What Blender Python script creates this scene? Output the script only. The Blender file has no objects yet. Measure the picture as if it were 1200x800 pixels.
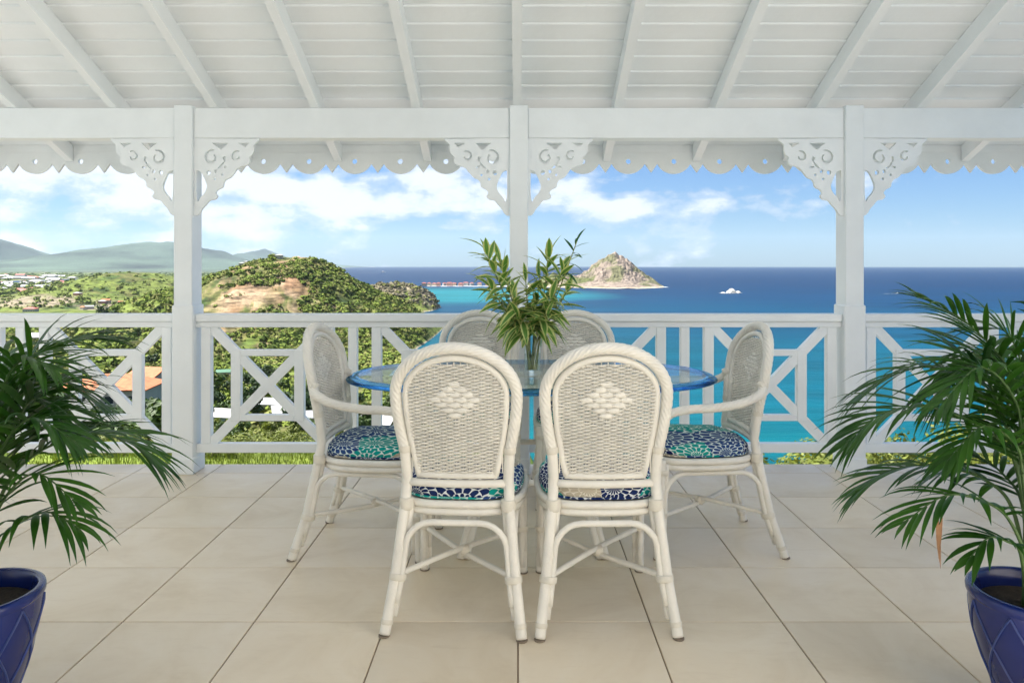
import bpy, bmesh, math, random
import numpy as np
from mathutils import Vector, Matrix, Quaternion

# ------------------------------------------------------------------ camera
sc = bpy.context.scene
C = sc.collection
H, F, VX, VY = 1.27, 865.0, 607.0, 310.0     # eye height (m), focal length and vanishing point on a 1200x800 frame
cam = bpy.data.cameras.new('camera')
cam_o = bpy.data.objects.new('camera', cam); C.objects.link(cam_o)
cam_o.location = (0, 0, H); cam_o.rotation_euler = (math.pi/2, 0, 0)
cam.sensor_width = 36.0; cam.lens = 36.0*F/1200
cam.shift_x = -(VX-600)/1200; cam.shift_y = -(400-VY)/1200
cam.clip_start = 0.05; cam.clip_end = 90000
sc.camera = cam_o

# ------------------------------------------------------------------ sky and sun
SUN_EL, SUN_AZ = math.radians(61), math.radians(-76)     # azimuth clockwise from +Y (the view direction)
world = bpy.data.worlds.new('World'); sc.world = world; world.use_nodes = True
nt = world.node_tree; nt.nodes.clear()
def N(t, typ, **kw):
    n = t.nodes.new(typ)
    for k, v in kw.items(): setattr(n, k, v)
    return n
def math_node(t, op, a, b=None, c=None, clamp=False):
    n = t.nodes.new('ShaderNodeMath'); n.operation = op; n.use_clamp = clamp
    for i, v in enumerate((a, b, c)):
        if v is None: continue
        if isinstance(v, (int, float)): n.inputs[i].default_value = v
        else: t.links.new(v, n.inputs[i])
    return n.outputs[0]
def mix_col(t, fac, a, b, mode='MIX'):
    n = t.nodes.new('ShaderNodeMix'); n.data_type = 'RGBA'; n.blend_type = mode
    for s, v in ((n.inputs[0], fac), (n.inputs[6], a), (n.inputs[7], b)):
        if isinstance(v, (int, float)): s.default_value = v
        elif isinstance(v, tuple): s.default_value = (*v[:3], 1)
        else: t.links.new(v, s)
    return n.outputs[2]
def ramp(t, fac, stops, interp='LINEAR'):
    n = t.nodes.new('ShaderNodeValToRGB'); n.color_ramp.interpolation = interp
    e = n.color_ramp.elements
    while len(e) < len(stops): e.new(0.5)
    for k, (p, col) in enumerate(stops):
        e[k].position = p
        e[k].color = (*col, 1) if isinstance(col, tuple) else (col, col, col, 1)
    t.links.new(fac, n.inputs[0])
    return n.outputs[0]
def noise(t, vec, scale, detail=3, rough=0.5, dist=0.0):
    n = t.nodes.new('ShaderNodeTexNoise'); n.inputs['Scale'].default_value = scale
    n.inputs['Detail'].default_value = detail; n.inputs['Roughness'].default_value = rough
    n.inputs['Distortion'].default_value = dist
    if vec is not None: t.links.new(vec, n.inputs['Vector'])
    return n.outputs['Fac']
def mapping(t, vec, scale=(1, 1, 1), loc=(0, 0, 0), rot=(0, 0, 0)):
    n = t.nodes.new('ShaderNodeMapping')
    n.inputs['Scale'].default_value = scale; n.inputs['Location'].default_value = loc
    n.inputs['Rotation'].default_value = rot
    t.links.new(vec, n.inputs['Vector']); return n.outputs[0]

sky = N(nt, 'ShaderNodeTexSky', sky_type='NISHITA'); sky.sun_disc = False
sky.sun_elevation = SUN_EL; sky.sun_rotation = SUN_AZ
sky.altitude = 80; sky.air_density = 1.0; sky.dust_density = 0.35; sky.ozone_density = 2.5
tc = N(nt, 'ShaderNodeTexCoord')
sep = N(nt, 'ShaderNodeSeparateXYZ'); nt.links.new(tc.outputs['Generated'], sep.inputs[0])
zz = sep.outputs[2]; xx = sep.outputs[0]
big = noise(nt, mapping(nt, tc.outputs['Generated'], (3.6, 3.6, 13), (0.75, 0.3, 0.2)), 1.0, 7, 0.60, 0.3)
fine = noise(nt, mapping(nt, tc.outputs['Generated'], (14, 14, 24), (2.1, 1.7, .4)), 1.0, 8, 0.55, 0.0)
den = math_node(nt, 'ADD', math_node(nt, 'MULTIPLY', big, 0.52), math_node(nt, 'MULTIPLY', fine, 0.48))
den = math_node(nt, 'ADD', den, math_node(nt, 'MULTIPLY', xx, -0.13))            # more cloud over the land
lift = N(nt, 'ShaderNodeMapRange'); lift.interpolation_type = 'SMOOTHSTEP'
nt.links.new(zz, lift.inputs[0]); lift.inputs[1].default_value = 0.008; lift.inputs[2].default_value = 0.10
lift.inputs[3].default_value = -0.060; lift.inputs[4].default_value = 0.034
den = math_node(nt, 'ADD', den, lift.outputs[0])
cmask = ramp(nt, den, [(0.478, 0.0), (0.520, 0.5), (0.575, 1.0)], 'EASE')
shade = ramp(nt, den, [(0.50, (3.6, 4.3, 5.2)), (0.60, (5.9, 6.2, 6.6))])
tint = mix_col(nt, 1.0, sky.outputs[0], (0.37, 0.55, 0.79), 'MULTIPLY')
skyc = mix_col(nt, math_node(nt, 'MULTIPLY', cmask, 0.92), tint, shade)
bg = N(nt, 'ShaderNodeBackground'); bg.inputs[1].default_value = 0.055
nt.links.new(skyc, bg.inputs[0])
wo = N(nt, 'ShaderNodeOutputWorld'); nt.links.new(bg.outputs[0], wo.inputs[0])

sun = bpy.data.lights.new('sun', 'SUN'); sun.energy = 5.0; sun.angle = math.radians(0.53); sun.color = (1.0, 0.965, 0.91)
sun_o = bpy.data.objects.new('sun', sun); C.objects.link(sun_o)
tosun = Vector((math.sin(SUN_AZ)*math.cos(SUN_EL), math.cos(SUN_AZ)*math.cos(SUN_EL), math.sin(SUN_EL)))
sun_o.rotation_euler = tosun.to_track_quat('Z', 'Y').to_euler(); sun_o.location = (30, -20, 60)

vs = sc.view_settings
vs.view_transform = 'Standard'; vs.look = 'None'; vs.gamma = 1.0; vs.use_curve_mapping = False
vs.exposure = 1.64
sc.cycles.use_denoising = True
sc.cycles.max_bounces = 10; sc.cycles.diffuse_bounces = 6; sc.cycles.glossy_bounces = 4
sc.cycles.transmission_bounces = 8; sc.cycles.transparent_max_bounces = 24; sc.cycles.volume_bounces = 0
sc.cycles.caustics_reflective = False; sc.cycles.caustics_refractive = False
sc.cycles.sample_clamp_indirect = 6.0

# ------------------------------------------------------------------ helpers
def PX(px, Y): return (px-VX)*Y/F
def PZ(py, Y): return H-(py-VY)*Y/F
def YF(py, z=0.0): return F*(H-z)/(py-VY)
R = random.Random(7)

class MB:
    def __init__(s): s.v = []; s.f = []; s.m = []
    def add(s, vs_, fs, mi=0):
        o = len(s.v); s.v.extend([tuple(p) for p in vs_])
        for f in fs: s.f.append(tuple(i+o for i in f)); s.m.append(mi)
    def box(s, x0, x1, y0, y1, z0, z1, mi=0):
        s.add([(x0,y0,z0),(x1,y0,z0),(x1,y1,z0),(x0,y1,z0),(x0,y0,z1),(x1,y0,z1),(x1,y1,z1),(x0,y1,z1)],
              [(0,3,2,1),(4,5,6,7),(0,1,5,4),(1,2,6,5),(2,3,7,6),(3,0,4,7)], mi)
    def bbox(s, x0, x1, y0, y1, z0, z1, b=0.004):            # box with chamfered edges
        bm = bmesh.new()
        m = Matrix.Translation(((x0+x1)/2,(y0+y1)/2,(z0+z1)/2)) @ Matrix.Diagonal((x1-x0,y1-y0,z1-z0,1))
        bmesh.ops.create_cube(bm, size=1, matrix=m)
        bmesh.ops.bevel(bm, geom=bm.edges[:], offset=b, segments=1, affect='EDGES')
        bm.verts.index_update()
        s.add([v.co[:] for v in bm.verts], [[v.index for v in f.verts] for f in bm.faces]); bm.free()
    def bar(s, p, q, w, t, up=Vector((0,1,0))):              # rectangular bar p->q, width w across, t along up
        p, q = Vector(p), Vector(q); d = (q-p).normalized(); sdv = d.cross(up).normalized(); u = sdv.cross(d)
        vs_ = []
        for c in (p, q):
            for a, b in ((-1,-1),(1,-1),(1,1),(-1,1)): vs_.append(c+sdv*a*w/2+u*b*t/2)
        s.add(vs_, [(0,1,2,3),(7,6,5,4),(0,4,5,1),(1,5,6,2),(2,6,7,3),(3,7,4,0)])
    def tube(s, pts, r, n=8, closed=False, twist=None, flat=None, caps=True, mi=0):
        pts = [Vector(p) for p in pts]; k = len(pts)
        rs = r if hasattr(r, '__len__') else [r]*k
        tan = []
        for i in range(k):
            a = pts[(i-1) % k] if closed or i > 0 else pts[i]
            b = pts[(i+1) % k] if closed or i < k-1 else pts[i]
            tan.append((b-a).normalized())
        ref = Vector((0,0,1)) if abs(tan[0].z) < 0.9 else Vector((0,1,0))
        nrm = (ref-tan[0]*ref.dot(tan[0])).normalized()
        base = len(s.v); L = 0
        for i in range(k):
            if i:
                L += (pts[i]-pts[i-1]).length
                nrm = (nrm-tan[i]*nrm.dot(tan[i])).normalized()
            bi = tan[i].cross(nrm)
            for j in range(n):
                a = 2*math.pi*j/n; rr = rs[i]
                if twist:
                    ns, rate, amp = twist
                    rr *= 1-amp+amp*abs(math.sin(0.5*(ns*a+rate*L)))
                ca, sa = math.cos(a)*rr, math.sin(a)*rr
                if flat: sa *= flat
                s.v.append(tuple(pts[i]+nrm*ca+bi*sa))
        for i in range(k if closed else k-1):
            for j in range(n):
                a = base+i*n+j; b = base+i*n+(j+1) % n
                c = base+((i+1) % k)*n+(j+1) % n; d = base+((i+1) % k)*n+j
                s.f.append((a,b,c,d)); s.m.append(mi)
        if caps and not closed:
            s.f.append(tuple(base+j for j in reversed(range(n)))); s.m.append(mi)
            s.f.append(tuple(base+(k-1)*n+j for j in range(n))); s.m.append(mi)
    def lathe(s, prof, n=32, cx=0, cy=0, closed=False, mi=0):
        base = len(s.v); k = len(prof)
        for r, z in prof:
            for j in range(n):
                a = 2*math.pi*j/n; s.v.append((cx+r*math.cos(a), cy+r*math.sin(a), z))
        for i in range(k if closed else k-1):
            for j in range(n):
                i2 = (i+1) % k
                s.f.append((base+i*n+j, base+i*n+(j+1) % n, base+i2*n+(j+1) % n, base+i2*n+j)); s.m.append(mi)
    def mesh(s, name, mats, smooth=False):
        me = bpy.data.meshes.new(name); me.from_pydata(s.v, [], s.f)
        for m in (mats if isinstance(mats, (list, tuple)) else [mats]): me.materials.append(m)
        if any(s.m): me.polygons.foreach_set('material_index', s.m)
        if smooth: me.polygons.foreach_set('use_smooth', [True]*len(me.polygons))
        me.update(); return me
    def obj(s, name, mats, parent=None, smooth=False):
        return link(name, s.mesh(name, mats, smooth), parent)
def link(name, me, parent=None, loc=None):
    o = bpy.data.objects.new(name, me); C.objects.link(o)
    if parent: o.parent = parent
    if loc is not None: o.location = loc
    return o
def tag(o, label=None, cat=None, group=None, kind=None):
    if label: o['label'] = label
    if cat: o['category'] = cat
    if group: o['group'] = group
    if kind: o['kind'] = kind
    return o
def thing(name, label, cat, loc=(0,0,0), rz=0, group=None):
    o = bpy.data.objects.new(name, None); C.objects.link(o); o.empty_display_size = 0.1
    o.location = loc; o.rotation_euler = (0,0,rz); return tag(o, label, cat, group)
def dup(root, loc=None, rz=None, parent=None):
    c = root.copy(); C.objects.link(c)
    if parent: c.parent = parent
    if loc is not None: c.location = loc
    if rz is not None: c.rotation_euler = (0,0,rz)
    for ch in root.children: dup(ch, parent=c)
    return c
def catmull(P, n=8):
    P = [Vector(p) for p in P]; out = []
    for i in range(len(P)-1):
        a = P[i-1] if i else P[0]*2-P[1]; b = P[i]; c = P[i+1]
        d = P[i+2] if i+2 < len(P) else c*2-b
        for k in range(n):
            t = k/n
            out.append(0.5*((2*b)+(c-a)*t+(2*a-5*b+4*c-d)*t*t+(3*b-a-3*c+d)*t**3))
    out.append(P[-1]); return out
def fill2d(name, loops, thick):
    """flat board with holes: loops[0] outline, the rest holes, in the XZ plane, thickness along Y"""
    cu = bpy.data.curves.new(name, 'CURVE'); cu.dimensions = '2D'; cu.fill_mode = 'BOTH'; cu.extrude = thick/2
    for lp in loops:
        sp = cu.splines.new('POLY'); sp.points.add(len(lp)-1)
        for p, (x, y) in zip(sp.points, lp): p.co = (x, y, 0, 1)
        sp.use_cyclic_u = True
    o = bpy.data.objects.new(name, cu); C.objects.link(o)
    bpy.context.view_layer.update()
    me = bpy.data.meshes.new_from_object(o.evaluated_get(bpy.context.evaluated_depsgraph_get()))
    bpy.data.objects.remove(o); bpy.data.curves.remove(cu)
    me.transform(Matrix.Rotation(math.pi/2, 4, 'X')); me.name = name
    me.materials.clear(); return me

# ------------------------------------------------------------------ materials
MATS = {}
def mat(name, col=(.5,.5,.5), rough=0.5, spec=0.5, var=0.06, vscale=3.0, bump=0.0, bscale=40.0, objvar=0.0, coat=0.0, build=None, coord='Object'):
    m = bpy.data.materials.new(name); m.use_nodes = True; t = m.node_tree
    b = t.nodes['Principled BSDF']; MATS[name] = m
    b.inputs['Roughness'].default_value = rough; b.inputs['Specular IOR Level'].default_value = spec
    b.inputs['Coat Weight'].default_value = coat; b.inputs['Coat Roughness'].default_value = 0.08
    tcn = t.nodes.new('ShaderNodeTexCoord'); vec = tcn.outputs[coord]
    if build: build(t, b, vec); return m
    nz = noise(t, vec, vscale, 5, 0.6)
    v = ramp(t, nz, [(0.3, 1-var), (0.7, 1+var)])
    c = mix_col(t, 1.0, col, v, 'MULTIPLY')
    if objvar:
        oi = t.nodes.new('ShaderNodeObjectInfo')
        ov = math_node(t, 'MULTIPLY_ADD', oi.outputs['Random'], 2*objvar, 1-objvar)
        cc = t.nodes.new('ShaderNodeCombineColor')
        for i in range(3): t.links.new(ov, cc.inputs[i])
        c = mix_col(t, 1.0, c, cc.outputs[0], 'MULTIPLY')
    t.links.new(c, b.inputs['Base Color'])
    if bump:
        bn = t.nodes.new('ShaderNodeBump'); bn.inputs['Strength'].default_value = bump; bn.inputs['Distance'].default_value = 0.01
        t.links.new(noise(t, vec, bscale, 4, 0.6), bn.inputs['Height']); t.links.new(bn.outputs[0], b.inputs['Normal'])
    return m
PAINT = mat('white_paint', (.825,.855,.87), 0.38, var=.045, vscale=3.0, bump=.06, bscale=60)
PAINT_ROOF = mat('white_ceiling_paint', (.825,.855,.87), 0.45, var=.03, vscale=2.5, bump=.08, bscale=30, objvar=.02)
RATTAN = mat('cream_rattan', (.80,.77,.70), 0.42, var=.07, vscale=9, bump=.25, bscale=90)
WEAVE = mat('cream_wicker', (.80,.77,.70), 0.5, var=.10, vscale=14, bump=.15, bscale=120)
WRAP = mat('cream_cane_binding', (.72,.68,.59), 0.45, var=.08, vscale=30)
FOOT = mat('brown_foot_cap', (.22,.18,.14), 0.6)
GROUT = mat('brown_grout', (.30,.23,.165), 0.9, var=.2, vscale=4)
SOIL = mat('potting_soil', (.035,.025,.018), 0.95, var=.4, vscale=30, bump=1, bscale=60)

def b_tile(t, b, vec):
    geo = t.nodes.new('ShaderNodeNewGeometry'); oi = t.nodes.new('ShaderNodeObjectInfo')
    off = t.nodes.new('ShaderNodeVectorMath'); off.operation = 'MULTIPLY_ADD'
    cmb = t.nodes.new('ShaderNodeCombineXYZ'); t.links.new(oi.outputs['Random'], cmb.inputs[0]); t.links.new(oi.outputs['Random'], cmb.inputs[1])
    t.links.new(cmb.outputs[0], off.inputs[0]); off.inputs[1].default_value = (37, 23, 0); t.links.new(geo.outputs['Position'], off.inputs[2])
    n1 = noise(t, off.outputs[0], 3.0, 6, 0.62, 0.8); n2 = noise(t, mapping(t, off.outputs[0], (6, 28, 6)), 1.0, 4, 0.6, 1.0)
    base = ramp(t, n1, [(0.3, (.70,.595,.445)), (0.5, (.765,.665,.515)), (0.72, (.80,.71,.57))])
    base = mix_col(t, math_node(t, 'MULTIPLY', ramp(t, n2, [(0.55, 0.0), (0.75, 1.0)]), 0.22), base, (.60,.49,.35))
    ov = math_node(t, 'MULTIPLY_ADD', oi.outputs['Random'], 0.13, 0.935)
    cc = t.nodes.new('ShaderNodeCombineColor')
    for i in range(3): t.links.new(ov, cc.inputs[i])
    t.links.new(mix_col(t, 1.0, base, cc.outputs[0], 'MULTIPLY'), b.inputs['Base Color'])
    t.links.new(ramp(t, n1, [(0.3, 0.42), (0.7, 0.30)]), b.inputs['Roughness'])
    bn = t.nodes.new('ShaderNodeBump'); bn.inputs['Strength'].default_value = .05; bn.inputs['Distance'].default_value = .004
    t.links.new(noise(t, geo.outputs['Position'], 22, 4), bn.inputs['Height']); t.links.new(bn.outputs[0], b.inputs['Normal'])
TILE = mat('beige_floor_tile', rough=.3, spec=.28, build=b_tile)

def b_cushion(t, b, vec):
    """printed cotton: overlapping dahlia heads in navy, teal and sand with white petal outlines"""
    oi = t.nodes.new('ShaderNodeObjectInfo')
    sp = t.nodes.new('ShaderNodeSeparateXYZ'); t.links.new(vec, sp.inputs[0])
    cb = t.nodes.new('ShaderNodeCombineXYZ')
    def unfold(ax, extra):
        sgn = math_node(t, 'MINIMUM', math_node(t, 'MAXIMUM', math_node(t, 'MULTIPLY', sp.outputs[ax], 6.0), -1.0), 1.0)
        return math_node(t, 'ADD', math_node(t, 'SUBTRACT', sp.outputs[ax], math_node(t, 'MULTIPLY', sgn, sp.outputs[2])), extra)
    t.links.new(unfold(0, math_node(t, 'MULTIPLY', oi.outputs['Random'], 9.0)), cb.inputs[0])
    t.links.new(unfold(1, math_node(t, 'MULTIPLY', oi.outputs['Random'], 5.0)), cb.inputs[1])
    vo = t.nodes.new('ShaderNodeTexVoronoi'); vo.voronoi_dimensions = '2D'; vo.inputs['Scale'].default_value = 7.4
    vo.inputs['Randomness'].default_value = 0.7
    t.links.new(cb.outputs[0], vo.inputs['Vector'])
    df = t.nodes.new('ShaderNodeVectorMath'); df.operation = 'SUBTRACT'
    t.links.new(cb.outputs[0], df.inputs[0])
    t.links.new(vo.outputs['Position'], df.inputs[1])
    s2 = t.nodes.new('ShaderNodeSeparateXYZ'); t.links.new(df.outputs[0], s2.inputs[0])
    ang = math_node(t, 'ARCTAN2', s2.outputs[1], s2.outputs[0])
    dist = vo.outputs['Distance']
    ring = math_node(t, 'MULTIPLY', dist, 5.4)
    rfl = math_node(t, 'FLOOR', ring)
    rfr = math_node(t, 'FRACT', ring)
    a2 = math_node(t, 'MULTIPLY_ADD', ang, 8.0, math_node(t, 'MULTIPLY', rfl, math.pi/2))
    sn = math_node(t, 'ABSOLUTE', math_node(t, 'SINE', a2))
    petal = math_node(t, 'SUBTRACT', sn, math_node(t, 'MULTIPLY', math_node(t, 'POWER', rfr, 5.0), 0.9))
    line = ramp(t, petal, [(0.18, 1.0), (0.34, 0.0)])
    sc_ = t.nodes.new('ShaderNodeSeparateColor'); t.links.new(vo.outputs['Color'], sc_.inputs[0])
    body = ramp(t, sc_.outputs[0], [(0.0, (.008,.022,.10)), (0.38, (.004,.30,.27)), (0.68, (.02,.06,.20)), (0.91, (.46,.41,.32))], 'CONSTANT')
    white = ramp(t, sc_.outputs[0], [(0.0, (.70,.74,.76)), (0.38, (.66,.78,.74)), (0.91, (.68,.64,.55))], 'CONSTANT')
    t.links.new(mix_col(t, line, body, white), b.inputs['Base Color'])
    bn = t.nodes.new('ShaderNodeBump'); bn.inputs['Strength'].default_value = .2; bn.inputs['Distance'].default_value = .002
    t.links.new(noise(t, vec, 500, 1), bn.inputs['Height']); t.links.new(bn.outputs[0], b.inputs['Normal'])
CUSHION = mat('dahlia_print_cotton', rough=.85, spec=.2, build=b_cushion)

def glass_mat(name, tint, edge=False):
    m = bpy.data.materials.new(name); m.use_nodes = True; t = m.node_tree; t.nodes.clear()
    out = t.nodes.new('ShaderNodeOutputMaterial')
    if edge:
        g = t.nodes.new('ShaderNodeBsdfGlass'); g.inputs['Color'].default_value = (*tint, 1); g.inputs['IOR'].default_value = 1.5
        g.inputs['Roughness'].default_value = 0.02
        t.links.new(g.outputs[0], out.inputs[0]); return m
    tr = t.nodes.new('ShaderNodeBsdfTransparent'); tr.inputs[0].default_value = (*tint, 1)
    gl = t.nodes.new('ShaderNodeBsdfGlossy'); gl.inputs['Roughness'].default_value = 0.015
    fr = t.nodes.new('ShaderNodeFresnel'); gg = t.nodes.new('ShaderNodeNewGeometry')
    t.links.new(math_node(t, 'MULTIPLY_ADD', gg.outputs['Backfacing'], 1/1.5-1.5, 1.5), fr.inputs[0])
    mx = t.nodes.new('ShaderNodeMixShader')
    t.links.new(fr.outputs[0], mx.inputs[0]); t.links.new(tr.outputs[0], mx.inputs[1]); t.links.new(gl.outputs[0], mx.inputs[2])
    t.links.new(mx.outputs[0], out.inputs[0]); return m
GLASS = glass_mat('clear_table_glass', (.93,.985,.965))
GLASS_EDGE = glass_mat('sky_tinted_glass_edge', (.36,.66,.90), True)  # blue of reflected sky and sea put into the edge tint
VASEG = glass_mat('clear_vase_glass', (.955,.98,.975))

def leaf_mat(name, c0, c1, rough=.4, trans=.25, spec=.5, edge=None):
    def bld(t, b, vec):
        geo = t.nodes.new('ShaderNodeNewGeometry')
        c = mix_col(t, ramp(t, noise(t, geo.outputs['Position'], 6, 3), [(.3, 0.0), (.7, 1.0)]), c0, c1)
        rn = ramp(t, geo.outputs['Random Per Island'], [(0, .72), (1, 1.3)])
        c = mix_col(t, 1.0, c, rn, 'MULTIPLY')
        t.links.new(c, b.inputs['Base Color'])
        tl = t.nodes.new('ShaderNodeBsdfTranslucent'); t.links.new(mix_col(t, 1.0, c, (1.25,1.35,.5), 'MULTIPLY'), tl.inputs[0])
        mx = t.nodes.new('ShaderNodeMixShader'); mx.inputs[0].default_value = trans
        out = t.nodes['Material Output']
        t.links.new(b.outputs[0], mx.inputs[1]); t.links.new(tl.outputs[0], mx.inputs[2]); t.links.new(mx.outputs[0], out.inputs[0])
    return mat(name, rough=rough, spec=spec, build=bld)
PALM = leaf_mat('dark_palm_leaflet', (.010,.052,.007), (.040,.118,.013), .38, .25, .35)
PALM_STEM = mat('palm_stem', (.05,.11,.025), .5, var=.3, vscale=8)
PALM_DRY = mat('dry_palm_leaflet', (.20,.10,.045), .7, var=.25, vscale=20)

# ------------------------------------------------------------------ terrace floor
TS = 0.4695; Y_FIRST = YF(728); ZG = 0.0
EDGE_Y = YF(543.5)
mb = MB(); mb.box(-7.5, 7.5, -7, EDGE_Y, -0.35, -0.006)
floor = tag(mb.obj('floor', GROUT), 'beige tiled verandah floor with thin brown grout', None, None, 'structure')
GAP = 0.0055
def tile_mesh(w, d):
    m = MB(); m.bbox(GAP/2, w-GAP/2, GAP/2, d-GAP/2, -0.012, 0.0, 0.0014); return m.mesh('tile', TILE)
full = tile_mesh(TS, TS)
nrow_back = 1
x_start = -13*TS
last_y = Y_FIRST+4*TS
cut = tile_mesh(TS, EDGE_Y-last_y+GAP/2-0.002)
for r in range(-nrow_back-2, 4):
    for c in range(-9, 9):
        link('tile', full, floor, (c*TS, Y_FIRST+r*TS, 0))
for c in range(-9, 9): link('tile', cut, floor, (c*TS, last_y, 0))
# unseen open terrace added behind the viewer to bounce sunlight, tiles in larger slabs
BOUNCE_PAVING = mat('pale_bounce_paving', (.56,.55,.535), .7, var=.08, vscale=2)  # unseen paving, neutral tone chosen for the light it bounces
slab = MB()
yb = Y_FIRST-(nrow_back+2)*TS
for r in range(1, 17):
    for c in range(-15, 15): slab.box(c*TS+GAP/2, (c+1)*TS-GAP/2, yb-r*TS+GAP/2, yb-(r-1)*TS-GAP/2, -.012, 0)
for r in range(-nrow_back-2, 4):
    for c in list(range(-15,-9))+list(range(9,15)):
        slab.box(c*TS+GAP/2, (c+1)*TS-GAP/2, Y_FIRST+r*TS+GAP/2, Y_FIRST+(r+1)*TS-GAP/2, -.012, 0)
tag(slab.obj('outer_tiles', BOUNCE_PAVING, floor), kind='stuff')

# ------------------------------------------------------------------ posts, beam, railing
POST_Y0 = YF(556); POST_D = 0.15
POST_PX = [213.2, 608.0, 1002.3]
SP = (POST_PX[2]-POST_PX[0])/2*POST_Y0/F
PC = PX(608, POST_Y0)
post_x = [PC+k*SP for k in (-2, -1, 0, 1, 2)]
PW = 0.111
plabels = ['outermost white square post at the far left end of the railing', 'tall white square post left of the table, between two railing panels',
           'tall white square post directly behind the vase in the middle', 'tall white square post behind the right palm tip, right of the table',
           'outermost white square post at the far right end of the railing']
BEAM_Y0 = POST_Y0+0.03; BEAM_Z0, BEAM_Z1 = PZ(162, BEAM_Y0), PZ(126.5, BEAM_Y0)
RAIL_T = PZ(367.5, POST_Y0+.06)
for x, lb in zip(post_x, plabels):
    t = thing('porch_post', lb, 'post', (x, POST_Y0, 0), 0, 'posts along the verandah edge')
    m = MB(); m.bbox(-PW/2, PW/2, .008, POST_D, RAIL_T+.04, PZ(123, POST_Y0), .004); m.obj('shaft', PAINT, t)
    m = MB(); m.bbox(-PW/2-.009, PW/2+.009, 0, POST_D+.010, 0.0, RAIL_T+.055, .006); m.obj('base_sleeve', PAINT, t)
    m = MB(); m.bbox(-PW/2-.014, PW/2+.014, -.006, POST_D+.016, 0.0, .10, .006); m.obj('skirting', PAINT, t)
bm_ = thing('porch_beam', 'long white horizontal beam across the tops of the posts', 'beam', (0, 0, 0))
xs_ = [-6.2]+post_x+[5.4]
for i in range(len(xs_)-1):
    a = xs_[i]+(PW/2+.001 if i else 0); b = xs_[i+1]-(PW/2+.001 if i < len(xs_)-2 else 0)
    m = MB(); m.bbox(a, b, BEAM_Y0, BEAM_Y0+.10, BEAM_Z0, BEAM_Z1, .004); m.obj('beam_section', PAINT, bm_)

RY = POST_Y0+.075                       # centre line of the railing
RFY = RY-.03
z_cap1, z_cap0 = RAIL_T, PZ(377, RFY); z_sub0 = PZ(383.5, RFY)
z_bot1, z_bot0 = PZ(520, RFY), PZ(530.5, RFY)
k_ = RFY/F
def railing(xl, xr, label):
    """bay between two posts: lattice panel, plain balusters, lattice panel"""
    t = thing('railing', label, 'railing', ((xl+xr)/2, RY, 0), 0, 'railing sections between the posts')
    w = (xr-xl)/2
    def B(name, x0, x1, z0, z1, th, bv=.003):
        m = MB(); m.bbox(x0, x1, -th/2, th/2, z0, z1, bv); return m.obj(name, PAINT, t)
    B('top_rail', -w, w, z_cap0, z_cap1, .090, .006); B('sub_rail', -w, w, z_sub0, z_cap0-.001, .056)
    B('bottom_rail', -w, w, z_bot0, z_bot1, .056)
    zt, zb = z_sub0-.0005, z_bot1+.0005
    bw = 11.2*k_
    pan = 133*k_; st_in = w-5*k_
    for s in (-1, 1):
        xa, xb = s*(st_in-bw), s*st_in
        B('stile', min(xa,xb), max(xa,xb), zb, zt, .050)
        xo = st_in-bw; xi = xo-pan
        a, b2 = s*xi, s*(xi-bw)
        B('stile', min(a,b2), max(a,b2), zb, zt, .050)
        cx, cz = s*(xo+xi)/2, (zt+zb)/2; hw, hh = pan/2, (zt-zb)/2
        # concentric inner square
        q = .56
        B('lattice_bar', cx-hw*q-bw/2, cx-hw*q+bw/2, cz-hh*q-bw*.35, cz+hh*q+bw*.35, .046)
        B('lattice_bar', cx+hw*q-bw/2, cx+hw*q+bw/2, cz-hh*q-bw*.35, cz+hh*q+bw*.35, .046)
        for sg in (-1, 1):
            B('lattice_bar', cx-hw*q+bw/2, cx+hw*q-bw/2, cz+sg*hh*q-bw*.33, cz+sg*hh*q+bw*.33, .042)
        for sg, th in ((1, .038), (-1, .034)):
            m = MB(); m.bar((cx-hw, 0, cz-sg*hh), (cx+hw, 0, cz+sg*hh), bw*.95, th, Vector((0,1,0))); m.obj('diagonal_bar', PAINT, t)
    B('baluster', -bw*.46, bw*.46, zb, zt, .048)
    return t
rl = ['left white lattice railing section behind the left potted palm', 'white lattice railing section between the left post and the middle post',
      'white lattice railing section in front of the sea, middle post to right post', 'right white lattice railing section behind the right potted palm']
for i in range(4):
    railing(post_x[i]+PW/2+.0095, post_x[i+1]-PW/2-.0095, rl[i])

# unseen house front added behind the viewer to bounce sunlight into the verandah
STUCCO = mat('white_stucco', (.82,.79,.73), .85, var=.05, vscale=1.5, bump=.2, bscale=50)
hw_ = thing('house', 'unseen white house front added behind the viewer to bounce sunlight', 'house', (0, -3.0, 0))
m = MB(); m.box(-6.2, 6.2, -.25, 0, 0, 3.3); m.obj('wall', STUCCO, hw_)
m = MB(); m.box(2.4, 2.65, 0.001, 4.75, 0, 3.5); m.obj('added_bounce_wall', STUCCO, hw_)  # added unseen wall, sunlit to throw light in from the right
cn = thing('added_shade_canopy', 'unseen flat white canopy added to shade the left terrace behind the viewer', 'canopy', (0, 0, 0))  # added out of view so bounced light favours the right side
m = MB(); m.box(-6.2, -.9, -2.95, 1.95, 3.42, 3.56); m.obj('deck', PAINT, cn)
for x, y in ((-1.0, -2.8), (-6.0, 0.2)):
    m = MB(); m.bbox(x-.07, x+.07, y-.07, y+.07, 0, 3.419, .006); m.obj('post', PAINT, cn)
DOORG = mat('dark_door_glass', (.04,.05,.055), .08, .6)
for x in (-3.2, 3.2):
    m = MB(); m.bbox(x-.75, x+.75, .003, .06, .0, 2.2, .01); d_ = m.obj('door', PAINT, hw_)
    for k in (-1, 1):
        m = MB(); m.box(x+k*.37-.27, x+k*.37+.27, .061, .066, .25, 2.05); m.obj('pane', DOORG, d_)
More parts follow.
